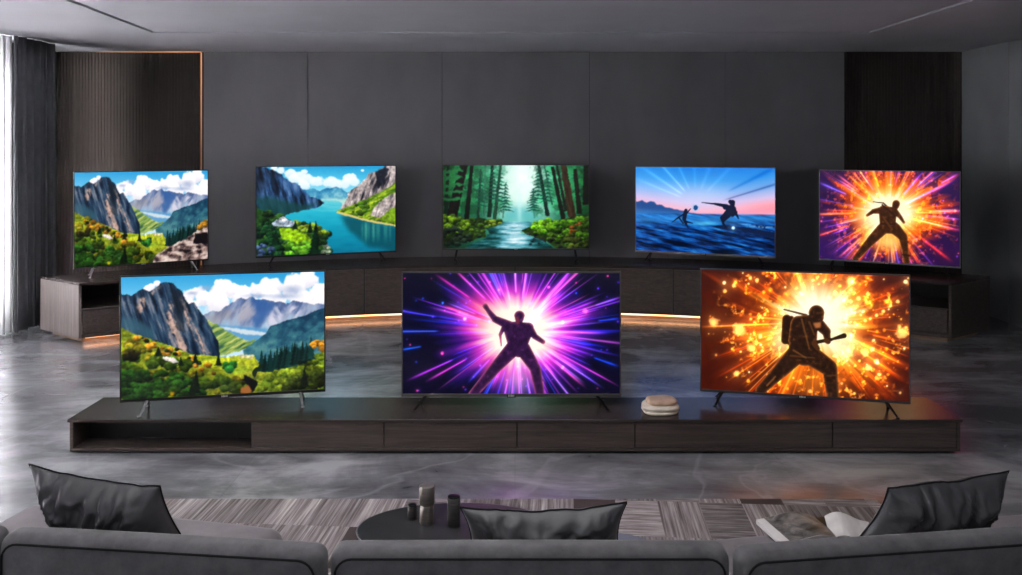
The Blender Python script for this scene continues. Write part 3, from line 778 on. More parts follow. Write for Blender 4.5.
def paint_violet_burst(w, h):
    """dancer-like fighter before a violet burst of light"""
    P = Picture([(66, 46), (846, 46), (846, 484), (66, 484)], w, h)
    cx, cy = 478, 255
    burst(P, cx, cy, 1.12, [(0, (255, 250, 236)), (.32, (255, 240, 226)), (.42, (255, 176, 210)), (.54, (196, 50, 190)), (.7, (66, 18, 124)), (.88, (14, 8, 60)), (1, (5, 4, 30))], 280, 2, .5)
    rnd = random.Random(21)
    pal = [(255, 60, 230), (230, 70, 255), (140, 70, 255), (60, 60, 255), (40, 80, 255), (255, 90, 170), (190, 120, 255)]
    for i in range(95):
        a = rnd.uniform(-math.pi, math.pi)
        col = np.array(rnd.choice(pal)) * rnd.uniform(.35, .95)
        if abs(math.cos(a)) > .9:
            col = col * np.array((.7, .8, 1.1))
        r0 = rnd.uniform(90, 190)
        P.ray(cx, cy, a, r0, r0 + rnd.uniform(120, 330), rnd.uniform(1.4, 4.5), col)
    for (x, y, l, k) in [(100, 190, 120, (70, 60, 255)), (85, 258, 150, (50, 90, 255)), (90, 320, 60, (20, 90, 230)), (700, 262, 150, (190, 70, 255)), (690, 295, 170, (30, 40, 255)), (800, 150, 60, (40, 40, 230)), (810, 215, 60, (30, 60, 230)), (560, 190, 190, (255, 60, 220)),
                         (800, 370, 70, (20, 70, 240)), (300, 80, 120, (255, 70, 200)), (390, 70, 90, (40, 90, 255)), (240, 90, 110, (200, 30, 120)), (160, 400, 130, (200, 50, 230)), (650, 400, 140, (255, 70, 190)), (255, 180, 70, (255, 60, 40)), (300, 200, 70, (255, 80, 60)), (220, 400, 120, (230, 60, 200)), (470, 60, 80, (255, 120, 230)), (640, 70, 120, (200, 70, 230))]:
        a = math.atan2(y - cy, x - cx)
        r = math.hypot(x - cx, y - cy)
        P.ray(cx, cy, a, r - l * .8, r + l * .8, 4.5, np.array(k) * .95)
    P.put(np.exp(-((P.X - 330) / 60) ** 2 - ((P.Y - 190) / 60) ** 2) * .4, (255, 70, 60))
    P.put(np.exp(-((P.X - 385) / 40) ** 2 - ((P.Y - 400) / 45) ** 2) * .4, (255, 80, 90))
    P.put(np.exp(-((P.X - 480) / 50) ** 2 - ((P.Y - 430) / 60) ** 2) * .45, (255, 220, 240))
    sparks(P, 70, 4, [(90, 40, 220), (30, 70, 220), (255, 60, 140), (60, 30, 150)], .3, .9, (1.5, 5))
    for (x, y, r, k) in [(722, 185, 10, (255, 60, 90)), (208, 338, 7, (220, 60, 120)), (640, 388, 7, (255, 70, 120)), (590, 98, 6, (230, 60, 130)), (290, 212, 7, (90, 120, 255)), (210, 155, 6, (40, 90, 220)), (640, 225, 7, (40, 90, 200)), (440, 320, 6, (250, 100, 190))]:
        P.dot(x, y, r, k)
    m = np.zeros(P.X.shape)
    for a in [((485, 202), (485, 210), 19, 16), ((484, 215), (484, 232), 12, 13), ((362, 166), (374, 184), 10, 8), ((374, 184), (398, 214), 9, 12), ((398, 214), (452, 238), 13, 17), ((452, 240), (518, 244), 18, 18), ((450, 250), (468, 300), 22, 26), ((512, 252), (492, 300), 23, 24), ((470, 270), (490, 280), 30, 28),
              ((520, 248), (540, 276), 16, 11), ((540, 276), (570, 296), 11, 8), ((470, 312), (484, 322), 30, 30), ((460, 322), (400, 388), 28, 21), ((400, 388), (318, 486), 21, 16), ((498, 322), (542, 392), 27, 20), ((542, 392), (560, 490), 20, 17),
              ((430, 240), (416, 270), 8, 6), ((416, 270), (420, 310), 5, 2)]:
        m = np.maximum(m, P.seg(*a))
    P.figure(m, (48, 20, 62), (255, 130, 120), 8, 8, .35)
    P.poly([(470, 206), (482, 204), (486, 230), (474, 232)], (110, 40, 60), soft=3)
    return P.grid()

def paint_fire_burst(w, h):
    """soldier with a backpack before an explosion"""
    P = Picture([(60, 36), (806, 60), (804, 503), (60, 468)], w, h)
    cx, cy = 478, 225
    th, r = burst(P, cx, cy, 1.1, [(0, (255, 252, 226)), (.26, (255, 240, 190)), (.37, (255, 186, 80)), (.5, (255, 124, 20)), (.64, (216, 78, 8)), (.82, (128, 36, 6)), (1, (60, 14, 4))], 310, 5, .75)
    rr = fbm(np.cos(th) * 6 + 9, np.sin(th) * 6 + 9 + r / 160, 7, 4)
    P.put(smooth(.5, .66, rr) * smooth(110, 200, r) * .6, (58, 12, 4))
    cl = P.n(46, 15, 4); cl2 = P.n(15, 16, 4)
    P.put(smooth(.5, .7, cl) * smooth(100, 170, r) * .62, (74, 16, 4))
    P.add(smooth(.54, .72, cl2) * smooth(.62, .4, cl) * smooth(380, 200, r), (220, 110, 16))
    P.add(smooth(.62, .76, cl2) * smooth(.6, .4, cl) * smooth(400, 200, r), (120, 120, 70))
    rnd = random.Random(31)
    for i in range(85):
        a = rnd.uniform(-math.pi, math.pi)
        r0 = rnd.uniform(100, 240)
        P.ray(cx, cy, a, r0, r0 + rnd.uniform(60, 260), rnd.uniform(1.5, 5), np.array(rnd.choice([(255, 110, 16), (255, 150, 50), (255, 80, 8), (200, 50, 4)])) * rnd.uniform(.3, .8))
    for i in range(190):
        a = rnd.uniform(-math.pi, math.pi)
        q = rnd.uniform(130, 430)
        x, y = cx + math.cos(a) * q, cy + math.sin(a) * q * .8
        s = rnd.uniform(2, 8.5) * (1.3 if y < 130 else 1)
        P.dot(x, y, s, np.array(rnd.choice([(255, 190, 90), (255, 150, 40), (255, 226, 150), (255, 110, 20)])) * rnd.uniform(.4, 1))
    for (x, y, s) in [(200, 255, 26), (105, 228, 20), (650, 332, 18), (780, 260, 24), (190, 412, 14), (245, 320, 18), (660, 385, 14), (690, 362, 10), (765, 150, 8), (740, 165, 7), (715, 185, 7), (690, 200, 7), (650, 218, 7), (668, 212, 6), (628, 140, 9), (700, 408, 8), (455, 470, 8), (600, 80, 20), (590, 330, 22), (265, 75, 9), (180, 95, 8), (240, 68, 7)]:
        P.dot(x, y, s, np.array((255, 190, 100)) * .8, .4)
    P.put(np.exp(-((P.X - 470) / 120) ** 2 - ((P.Y - 430) / 60) ** 2) * .5, (255, 150, 40))
    P.put(np.exp(-((P.X - 480) / 95) ** 2 - ((P.Y - 180) / 95) ** 2) * .9, (255, 250, 226))
    P.put(np.exp(-((P.X - 560) / 60) ** 2 - ((P.Y - 300) / 50) ** 2) * .75, (255, 246, 210))
    P.put(np.exp(-((P.X - 350) / 40) ** 2 - ((P.Y - 290) / 60) ** 2) * .6, (255, 236, 190))
    m = np.zeros(P.X.shape)
    for a in [((372, 215), (366, 290), 17, 15), ((380, 225), (384, 290), 22, 18), ((388, 212), (376, 222), 10, 8)]:
        m = np.maximum(m, P.seg(*a))
    P.figure(m, (46, 24, 12), (200, 110, 40), 3, 5, .5)
    P.put(P.seg((362, 180), (442, 200), 2.5, 4), (84, 48, 22))
    m = np.zeros(P.X.shape)
    for a in [((478, 192), (478, 206), 28, 26), ((480, 215), (480, 238), 20, 12), ((415, 232), (455, 225), 30, 26), ((415, 245), (412, 320), 32, 34), ((450, 240), (446, 325), 32, 32), ((440, 320), (436, 345), 44, 36),
              ((410, 235), (396, 290), 26, 19), ((396, 290), (446, 302), 18, 12), ((490, 236), (512, 258), 20, 17), ((512, 258), (518, 292), 15, 11), ((400, 345), (352, 395), 34, 28), ((352, 395), (276, 470), 27, 18), ((460, 345), (520, 385), 36, 30), ((524, 385), (536, 492), 27, 22)]:
        m = np.maximum(m, P.seg(*a))
    P.figure(m, (44, 24, 14), (225, 130, 56), 12, 7, .55)
    P.put(np.maximum(P.seg((444, 302), (530, 286), 7, 6), P.seg((530, 286), (576, 272), 4, 9)), (46, 26, 14))
    P.put(np.maximum(P.seg((470, 300), (482, 318), 10, 8), P.seg((512, 290), (520, 294), 9, 8)), (74, 40, 20))
    for (p, q, k) in [((425, 215), (452, 320), (150, 92, 40)), ((452, 225), (470, 270), (130, 76, 34)), ((385, 345), (470, 352), (120, 70, 32)), ((395, 325), (440, 352), (160, 96, 44)), ((300, 452), (330, 420), (190, 110, 50)), ((515, 415), (552, 412), (110, 60, 26)), ((505, 440), (556, 440), (70, 36, 16))]:
        P.put(P.seg(p, q, 3.5, 2.5) * .45, k)
    P.poly([(466, 228), (494, 224), (492, 244), (474, 246)], (170, 100, 56), soft=3)
    return P.grid()

def paint_amber_burst(w, h):
    """fighter with a blade on the back before an amber and violet blast"""
    P = Picture([(66, 65), (684, 82), (684, 495), (66, 457)], w, h)
    cx, cy = 372, 255
    th, r = burst(P, cx, cy, 1.08, [(0, (255, 252, 226)), (.3, (255, 240, 190)), (.42, (255, 190, 80)), (.58, (244, 104, 20)), (.76, (170, 52, 24)), (.92, (84, 24, 62)), (1, (38, 14, 66))], 245, 9, .7)
    rr = P.n(34, 14, 4)
    P.put(smooth(.48, .64, rr) * smooth(130, 210, r) * .75, (38, 14, 56))
    P.add(smooth(.56, .72, P.n(15, 24, 4)) * smooth(330, 160, r) * (r > 60), (170, 60, 8))
    P.put(smooth(120, 320, np.hypot((P.X - 150) / 1.3, P.Y - 420) * -1 + 330) * smooth(150, 260, r) * .35, (64, 30, 130))
    rnd = random.Random(41)
    for i in range(80):
        a = rnd.uniform(-math.pi, math.pi)
        r0 = rnd.uniform(100, 180)
        pal = [(255, 130, 30), (255, 190, 90), (255, 70, 20), (255, 60, 40)] if rnd.random() < .7 else [(150, 70, 230), (200, 90, 220), (90, 80, 220)]
        P.ray(cx, cy, a, r0, r0 + rnd.uniform(70, 240), rnd.uniform(1.5, 4.5), np.array(rnd.choice(pal)) * rnd.uniform(.3, .85))
    for (x, y, l, k, ww) in [(600, 255, 150, (255, 40, 20), 8), (600, 315, 130, (255, 50, 20), 6), (570, 410, 150, (255, 40, 10), 7), (560, 165, 170, (150, 60, 240), 7), (480, 130, 90, (170, 60, 240), 6), (120, 145, 100, (110, 90, 230), 6), (120, 260, 130, (255, 120, 30), 6), (190, 120, 90, (230, 90, 90), 5), (110, 340, 110, (255, 80, 20), 5), (200, 410, 90, (190, 80, 120), 5), (312, 95, 70, (255, 130, 20), 8), (640, 110, 60, (170, 80, 240), 5), (240, 105, 70, (255, 110, 40), 5), (540, 300, 140, (255, 130, 40), 5)]:
        a = math.atan2(y - cy, x - cx)
        q = math.hypot(x - cx, y - cy)
        P.ray(cx, cy, a, q - l * .8, q + l * .8, ww, np.array(k) * .95)
    sparks(P, 90, 6, [(255, 120, 40), (190, 70, 200), (255, 70, 50), (110, 60, 190)], .25, .8, (1.5, 6))
    P.put(np.exp(-((P.X - 300) / 60) ** 2 - ((P.Y - 290) / 60) ** 2) * .7, (255, 250, 220))
    P.put(np.exp(-((P.X - 430) / 55) ** 2 - ((P.Y - 250) / 60) ** 2) * .6, (255, 244, 200))
    P.put(np.exp(-((P.X - 375) / 60) ** 2 - ((P.Y - 385) / 34) ** 2) * .85, (255, 216, 120))
    P.put(np.maximum(P.seg((304, 208), (350, 214), 1.5, 2.5), P.seg((350, 214), (400, 262), 3, 5)), (52, 26, 16))
    m = np.zeros(P.X.shape)
    for a in [((406, 218), (404, 226), 17, 16), ((402, 232), (396, 244), 11, 12), ((350, 244), (398, 250), 20, 16), ((354, 258), (358, 312), 24, 24), ((388, 258), (380, 312), 20, 24), ((342, 246), (306, 250), 16, 11), ((306, 250), (278, 268), 10, 6), ((404, 254), (424, 276), 13, 9), ((424, 276), (440, 300), 9, 6),
              ((352, 322), (392, 322), 26, 28), ((344, 330), (296, 378), 26, 21), ((296, 378), (226, 458), 20, 14), ((402, 328), (436, 362), 26, 20), ((436, 362), (444, 410), 20, 16), ((444, 410), (452, 474), 16, 15)]:
        m = np.maximum(m, P.seg(*a))
    P.figure(m, (62, 32, 16), (255, 150, 60), 17, 6, .5)
    for (p, q, k) in [((345, 222), (398, 268), (40, 20, 16)), ((340, 305), (398, 308), (46, 24, 18)), ((352, 280), (388, 330), (90, 50, 26)), ((430, 385), (458, 385), (60, 28, 16)), ((436, 440), (466, 445), (40, 20, 16)), ((240, 440), (270, 410), (44, 22, 20))]:
        P.put(P.seg(p, q, 4, 4) * .8, k)
    return P.grid()
# ---------------------------------------------------------------- the room
XL, XR = -6.15, 5.97

b = NB(); box(b, -7.2, 7.2, -1.5, WY + .3, -.15, 0); struct('floor', b, M['floor'])

# back wall: plaster panels on a dark backing, thin joints between them
b = NB(); box(b, XL - .3, XR + .3, WY + .02, WY + .3, 0, CZ + .2); struct('wall_back', b, M['black'])
edges = [-4.18, -2.78, -.98, 1.0, 2.82, 4.42]
for i in range(5):
    b = NB(); box(b, edges[i] + .003, edges[i + 1] - .003, WY, WY + .02, 0, CZ, .002, 1)
    struct('wall_back_panel', b, M['plaster'])

# slatted oak panels
def slat_panel(name, x0, x1):
    b = NB()
    box(b, x0, x1, WY - .01, WY + .02, 0, CZ)
    n = int((x1 - x0) / .042)
    st = (x1 - x0) / n
    for i in range(n):
        box(b, x0 + i * st + .003, x0 + (i + 1) * st - .003, WY - .022, WY - .009, 0, CZ - .012, .002, 1)
    return struct(name, b, M['slat'])
slat_panel('trim_1', -6.13, -4.22)
slat_panel('trim_2', 4.44, XR)

# left wall with a tall window behind the curtains
W0, W1, WZ0, WZ1 = 1.4, 9.6, .12, 3.2
b = NB()
box(b, XL - .2, XL, -1.5, W0, 0, CZ); box(b, XL - .2, XL, W1, WY + .02, 0, CZ)
box(b, XL - .2, XL, W0, W1, 0, WZ0); box(b, XL - .2, XL, W0, W1, WZ1, CZ)
struct('wall_left', b, M['plaster'])
b = NB()
for y0, y1, z0, z1 in ((W0, W0 + .07, WZ0, WZ1), (W1 - .07, W1, WZ0, WZ1), (W0, W1, WZ0, WZ0 + .07), (W0, W1, WZ1 - .07, WZ1), (4.1, 4.16, WZ0, WZ1), (6.84, 6.9, WZ0, WZ1)):
    box(b, XL - .14, XL - .06, y0, y1, z0, z1, .006, 1)
win = struct('window_1', b, M['frame'])
b = NB(); box(b, XL - .105, XL - .095, W0 + .06, W1 - .06, WZ0 + .06, WZ1 - .06)
obj('window_pane', b, M['glass'], win)

# right wall, two plaster panels with one joint
b = NB(); box(b, XR + .02, XR + .3, -1.5, WY + .02, 0, CZ); struct('wall_right', b, M['black'])
for y0, y1 in ((-1.5, 10.09), (10.1, WY - .04)):
    b = NB(); box(b, XR, XR + .02, y0, y1, 0, CZ, .002, 1); struct('wall_right_panel', b, M['wall_right'])

# ceiling with a shallow raised field between two black slots
TX0, TX1, TY = -4.02, 3.94, 9.32
def slab(name, quad, z0, z1, mat):
    b = NB()
    loop_solid(b, [[Vector((x, y, z0)) for x, y in quad], [Vector((x, y, z1)) for x, y in quad]])
    return struct(name, b, mat)
SK = .08                                 # the left slot runs slightly askew
def tx(y):
    return TX0 + SK * (TY - y)
box_pts = lambda xa, xb: [(xa(-1.5), -1.5), (xb(-1.5), -1.5), (xb(TY), TY), (xa(TY), TY)]
slab('ceiling', box_pts(lambda y: -7, lambda y: tx(y) - .026), CZ, CZ + .2, M['ceiling'])
slab('ceiling', box_pts(lambda y: TX1 + .018, lambda y: 7), CZ, CZ + .2, M['ceiling'])
slab('ceiling', [(-7, TY), (7, TY), (7, WY + .3), (-7, WY + .3)], CZ, CZ + .2, M['ceiling'])
slab('ceiling', [(tx(-1.5), -1.5), (TX1, -1.5), (TX1, TY - .012), (tx(TY - .012), TY - .012)], CZ + .012, CZ + .2, M['ceiling'])
slab('trim_3', box_pts(lambda y: tx(y) - .026, tx), CZ + .05, CZ + .2, M['black'])
slab('trim_4', box_pts(lambda y: TX1, lambda y: TX1 + .018), CZ + .05, CZ + .2, M['black'])

# warm light strips framing the left slatted panel
strip = thing('light_strip', 'warm light strip along the top and right edge of the left slatted wall panel', 'light', (0, 0, 0))
b = NB(); box(b, -5.6, -4.2, WY - .04, WY - .024, CZ - .011, CZ - .001); obj('horizontal_run', b, M['led'], strip)
b = NB(); box(b, -4.213, -4.197, WY - .012, WY - .004, 0.0, CZ - .012); obj('vertical_run', b, M['led'], strip)

# ---------------------------------------------------------------- curtains
def curtain(name, x, y0, y1, amp, pitch, mat, seed, label, z0=.02):
    rnd = random.Random(seed)
    n = int((y1 - y0) / pitch * 14)
    b = NB()
    top, bot = [], []
    rows = 9
    grid = []
    ph = [rnd.uniform(-.5, .5) for _ in range(60)]
    for r in range(rows):
        f = r / (rows - 1)
        row = []
        for i in range(n + 1):
            y = y0 + (y1 - y0) * i / n
            a = (y - y0) / pitch * 2 * PI
            k = int((y - y0) / pitch)
            dx = amp * (math.sin(a + ph[k % 60] * .5) * (.75 + .25 * ph[(k + 7) % 60] * 2) + .22 * math.sin(2.3 * a + 1 + f)) * (.8 + .3 * f)
            row.append(b.verts.new((x + dx, y + .15 * pitch * math.sin(a * 2 + f * .6), CZ - .01 - (CZ - .01 - z0) * f)))
        grid.append(row)
    for r in range(rows - 1):
        for i in range(n):
            b.faces.new((grid[r][i], grid[r][i + 1], grid[r + 1][i + 1], grid[r + 1][i]))
    o = obj(name, b, mat, None, True)
    s = o.modifiers.new('cloth thickness', 'SOLIDIFY'); s.thickness = .004
    return tag(o, label, 'curtain')
curtain('sheer_curtain', -5.76, 1.2, 9.58, .035, .12, M['sheer'], 3, 'white sheer curtain glowing with daylight at the left edge')
curtain('drape_curtain', -5.68, 9.44, 10.24, .065, .15, M['drape'], 5, 'charcoal floor length drape in vertical folds beside the sheer curtain')

# ---------------------------------------------------------------- curved console along the back wall
AC, RI, RD = 1.72, 8.70, .77
AI, AO = 32.85, 1.92
def arc(t, f):
    a = R(t * (AI + f * AO))
    r = RI + RD * f
    return r * math.sin(a), AC + r * math.cos(a)
def arc_block(b, t0, t1, f0, f1, z0, z1, n=None):
    n = n or max(2, int(abs(t1 - t0) * 48))
    rings = []
    for i in range(n + 1):
        t = t0 + (t1 - t0) * i / n
        (xa, ya), (xb, yb) = arc(t, f0), arc(t, f1)
        rings.append([Vector((xa, ya, z0)), Vector((xb, yb, z0)), Vector((xb, yb, z1)), Vector((xa, ya, z1))])
    return loop_solid(b, rings)
BH = .66
con = thing('media_console', 'long curved dark wood console along the back wall carrying five televisions', 'console', (0, 0, 0))
b = NB(); arc_block(b, -1, 1, -.012, 1, BH - .03, BH); obj('top', b, M['veneer_top'], con)
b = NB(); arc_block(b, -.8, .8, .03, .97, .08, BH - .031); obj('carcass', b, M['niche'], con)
for s in (-1, 1):
    b = NB(); arc_block(b, s * .9945, s, 0, 1, .055, BH - .031); obj('end_panel', b, M['veneer_end'] if s < 0 else M['veneer'], con)
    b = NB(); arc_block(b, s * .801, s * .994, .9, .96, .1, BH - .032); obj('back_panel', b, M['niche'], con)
    b = NB(); arc_block(b, s * .801, s * .994, .0, .89, .055, .098); obj('bottom_panel', b, M['veneer'], con)
    b = NB(); arc_block(b, s * .801, s * .994, .0, .89, .355, .375); obj('shelf', b, M['veneer'], con)
    b = NB(); arc_block(b, s * .804, s * .9915, .005, .035, .103, .35); obj('drawer', b, M['veneer'], con)
cuts = [-.8, -.585, -.372, 0, .39, .6, .8]
for t0, t1 in zip(cuts[:-1], cuts[1:]):
    b = NB(); arc_block(b, t0 + .0016, t1 - .0016, 0, .028, .08, BH - .036); obj('door', b, M['veneer'], con)
b = NB(); arc_block(b, -.985, .985, .1, .9, 0, .054); obj('plinth', b, M['kick'], con)
b = NB(); arc_block(b, -.985, .79, .02, .098, .049, .0545); obj('light_strip', b, M['led_floor'], con)['label'] = 'warm light strip under the console'

# ---------------------------------------------------------------- low straight console in front
FH, FY0, FY1 = .243, 5.81, 6.31
low = thing('media_console', 'low straight dark wood console in the middle of the floor carrying three televisions', 'console', (0, FY0, 0))
def lb(name, mat, x0, x1, y0, y1, z0, z1, bev=.002):
    b = NB(); box(b, x0, x1, y0, y1, z0, z1, bev, 1)
    return obj(name, b, mat, low)
D = FY1 - FY0
lb('top', M['veneer_top'], -3.11, 3.11, -.012, D, FH - .02, FH)
lb('end_panel', M['veneer'], -3.10, -3.075, 0, D, .018, FH - .0205)
lb('end_panel', M['veneer'], 3.075, 3.10, 0, D, .018, FH - .0205)
lb('bottom_panel', M['veneer'], -3.0745, 3.0745, 0, D, .018, .04)
lb('back_panel', M['niche'], -3.0745, 3.0745, D - .02, D, .041, FH - .021)
lb('divider', M['veneer'], -1.835, -1.815, .001, D - .021, .041, FH - .021)
lb('carcass', M['niche'], -1.814, 3.074, .03, D - .021, .041, FH - .021)
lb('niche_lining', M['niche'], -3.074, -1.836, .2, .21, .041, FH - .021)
cuts = [-1.832, -.912, .014, .835, 2.21, 3.074]
for x0, x1 in zip(cuts[:-1], cuts[1:]):
    lb('drawer', M['veneer'], x0 + .003, x1 - .003, 0.0, .026, .043, FH - .0225)
lb('plinth', M['black'], -3.0, 3.0, .06, D - .06, 0, .0175)

# ---------------------------------------------------------------- televisions
def grid_screen(name, w, h, z0, y, pic, parent):
    rows, cols, _ = pic.shape
    xs = np.linspace(-w / 2, w / 2, cols)
    zs = np.linspace(z0 + h, z0, rows)
    X, Z = np.meshgrid(xs, zs)
    co = np.stack([X, np.full_like(X, y), Z], -1).reshape(-1, 3).astype(np.float32)
    i = np.arange(rows * cols).reshape(rows, cols)
    q = np.stack([i[1:, :-1], i[1:, 1:], i[:-1, 1:], i[:-1, :-1]], -1).reshape(-1, 4).astype(np.int32)
    me = bpy.data.meshes.new(name)
    me.vertices.add(len(co)); me.vertices.foreach_set('co', co.ravel())
    me.loops.add(q.size); me.loops.foreach_set('vertex_index', q.ravel())
    me.polygons.add(len(q)); me.polygons.foreach_set('loop_start', np.arange(0, q.size, 4, dtype=np.int32))
    me.update(calc_edges=True)
    at = me.color_attributes.new('picture', 'FLOAT_COLOR', 'POINT')
    rgba = np.ones((len(co), 4), np.float32); rgba[:, :3] = pic.reshape(-1, 3)
    at.data.foreach_set('color', rgba.ravel())
    me.materials.append(M['screen'])
    o = bpy.data.objects.new(name, me); COL.objects.link(o); o.parent = parent
    return o

def television(label, X, Y, zc, w, h, yaw, base, pic, bezel, legmat, legu=.375, splay=.07, group=None, chin=.016, side=None):
    t = thing('television', label, 'television', (X, Y, base), yaw, group)
    zb = zc - h / 2 - base                    # bottom edge above the console
    e = .009
    # frame around the picture
    b = NB()
    y0, y1 = -.012, .016
    box(b, -w / 2, w / 2, y0, y1, zb, zb + chin, .002, 1)
    box(b, -w / 2, w / 2, y0, y1, zb + h - e, zb + h, .002, 1)
    box(b, -w / 2, -w / 2 + e, y0, y1, zb + chin, zb + h - e, .002, 1)
    box(b, w / 2 - e, w / 2, y0, y1, zb + chin, zb + h - e, .002, 1)
    obj('bezel', b, bezel, t)
    if side is not None:
        b = NB(); box(b, -w / 2 - .003, -w / 2 + .003, -.0135, .015, zb, zb + h, .001, 1)
        obj('edge_trim', b, side, t)
    # housing behind
    b = NB()
    box(b, -w / 2 + .003, w / 2 - .003, .0, .022, zb + .003, zb + h - .003, .004, 2)
    obj('back_cover', b, M['tv_black'], t)
    b = NB(); box(b, -w * .36, w * .36, .022, .065, zb + .03, zb + h * .55, .02, 3)
    obj('rear_housing', b, M['tv_black'], t)
    grid_screen('screen', w - 2 * e, h - e - chin, zb + chin, -.006, pic, t)
    # little badge under the picture: a tab with a few pale strokes
    b = NB(); box(b, -.032, .032, -.0165, -.008, zb - .004, zb + chin - .002, .002, 1)
    tab = obj('badge', b, M['tv_black'], t)
    b = NB()
    for k, (dx, ww) in enumerate(((-.019, .007), (-.009, .006), (.001, .007), (.011, .006), (.019, .004))):
        box(b, dx - ww / 2, dx + ww / 2, -.0178, -.0163, zb + .002, zb + chin - .005)
    obj('badge_mark', b, M['badge'], tab)['label'] = 'pale badge lettering'
    # splayed legs
    for s in (-1, 1):
        b = NB()
        ax = Vector((s * w * legu, .006, zb + .012))
        for fx, fy in ((s * (w * legu + splay), -.12), (s * (w * legu + splay * .75), .12)):
            d = Vector((fx, fy, 0)) - ax
            p = [ax, ax + d * .5, ax + d]
            sec = []
            for q, r in ((ax, .013), (ax + d * .5, .0105), (ax + d * .985, .008)):
                sec.append([q + Vector((-r, 0, r * .3)), q + Vector((0, -r, 0)), q + Vector((r, 0, r * .3)), q + Vector((0, r, 0))])
            for ring in sec[-1:]:
                for v in ring:
                    v.z = max(v.z, .0005)
            loop_solid(b, sec)
            box(b, fx - .012, fx + .012, fy - .014, fy + .014, 0, .007, .003, 1)
        box(b, ax.x - .016, ax.x + .016, -.008, .02, zb - .004, zb + .012, .002, 1)
        obj('leg', b, legmat, t)
    return t

fw, fh, bw, bh = 640, 372, 480, 288
G1, G2 = 'televisions on the curved back console', 'televisions on the low front console'
television('television at the left end of the curved console showing mountains and pale rocks', -4.3366, 9.75, 1.3025, 1.4505, 1.094, .5599, BH, paint_valley(bw, bh, True), M['tv_black'], M['chrome'], .36, .05, G1, side=M['chrome'])
television('television on the curved console showing a turquoise lake between cliffs', -2.355, 10.5, 1.3286, 1.7333, 1.1218, .3374, BH, paint_fjord(bw, bh), M['tv_black'], M['leg_black'], .375, .07, G1, chin=.02)
television('television at the middle of the curved console showing a green forest stream', .0122, 10.72, 1.3502, 1.8885, 1.0964, 0, BH, paint_forest(bw, bh), M['tv_dark'], M['leg_black'], .40, .03, G1, chin=.02)
television('television on the curved console showing two surfers on a blue sea at dusk', 2.3703, 10.5, 1.3208, 1.7382, 1.1095, -.3666, BH, paint_surf(bw, bh), M['tv_grey'], M['leg_black'], .38, .07, G1, chin=.024)
television('television on the curved console showing a fighter before an orange and violet blast', 4.3471, 9.75, 1.3078, 1.5134, 1.0922, -.4886, BH, paint_amber_burst(bw, bh), M['tv_grey'], M['leg_black'], .39, .05, G1, chin=.018)
television('television on the low front console showing mountains over a green valley', -2.1112, 6.08, .7678, 1.427, .9008, .193, FH, paint_valley(fw, fh, False), M['tv_black'], M['chrome'], .37, .03, G2, chin=.02)
television('television on the low front console showing a fighter in violet and pink rays', -.0267, 6.10, .7689, 1.6021, .911, 0, FH, paint_violet_burst(fw, fh), M['tv_dark'], M['leg_black'], .385, .08, G2, chin=.022)
television('television on the low front console showing a soldier before an orange explosion', 2.0927, 6.08, .7713, 1.4553, .916, -.2198, FH, paint_fire_burst(fw, fh), M['tv_dark'], M['leg_black'], .385, .06, G2, chin=.018)

# ---------------------------------------------------------------- stones on the low console
def pebble(name, c, rx, ry, hh, mat, label, tilt=0, seed=0):
    rnd = random.Random(seed)
    b = NB()
    prof = [(.0, 0), (.86, 0), (.96, .12), (1, .4), (.99, .7), (.93, .9), (.82, 1), (.0, 1.02)]
    n = 48
    rings = []
    for r, z in prof:
        ring = []
        for k in range(n):
            a = 2 * PI * k / n
            q = (abs(math.cos(a)) ** 3 + abs(math.sin(a)) ** 3) ** (-1 / 3)
            wob = 1 + .025 * math.sin(3 * a + seed) + .015 * math.sin(5 * a + seed * 2)
            ring.append(Vector((max(r, .02) * rx * q * wob * math.cos(a), max(r, .02) * ry * q * wob * math.sin(a), z * hh)))
        rings.append(ring)
    loop_solid(b, rings)
    o = obj(name, b, mat, None, True)
    o.location = c
    o.rotation_euler = (0, 0, tilt)
    return tag(o, label, 'stone', 'smooth stones on the low console')
sx, sy = 1.037, 5.98
pebble('flat_stone', (sx, sy, FH), .128, .11, .022, M['cream'], 'lowest thin cream stone of the stack on the low console', .05, 1)
pebble('flat_stone', (sx, sy + .005, FH + .0222), .132, .112, .036, M['cream'], 'thick cream stone in the middle of the stack on the low console', -.06, 2)
pebble('flat_stone', (sx + .012, sy + .012, FH + .0592), .108, .09, .032, M['tan'], 'small tan stone on top of the stack on the low console', .1, 4)

# ---------------------------------------------------------------- rug
b = NB(); box(b, -2.13, 2.18, 2.3, 5.05, 0, .012, .004, 2)
tag(obj('area_rug', b, M['rug']), 'grey and brown striped patchwork rug on the marble under the sofa', 'rug')

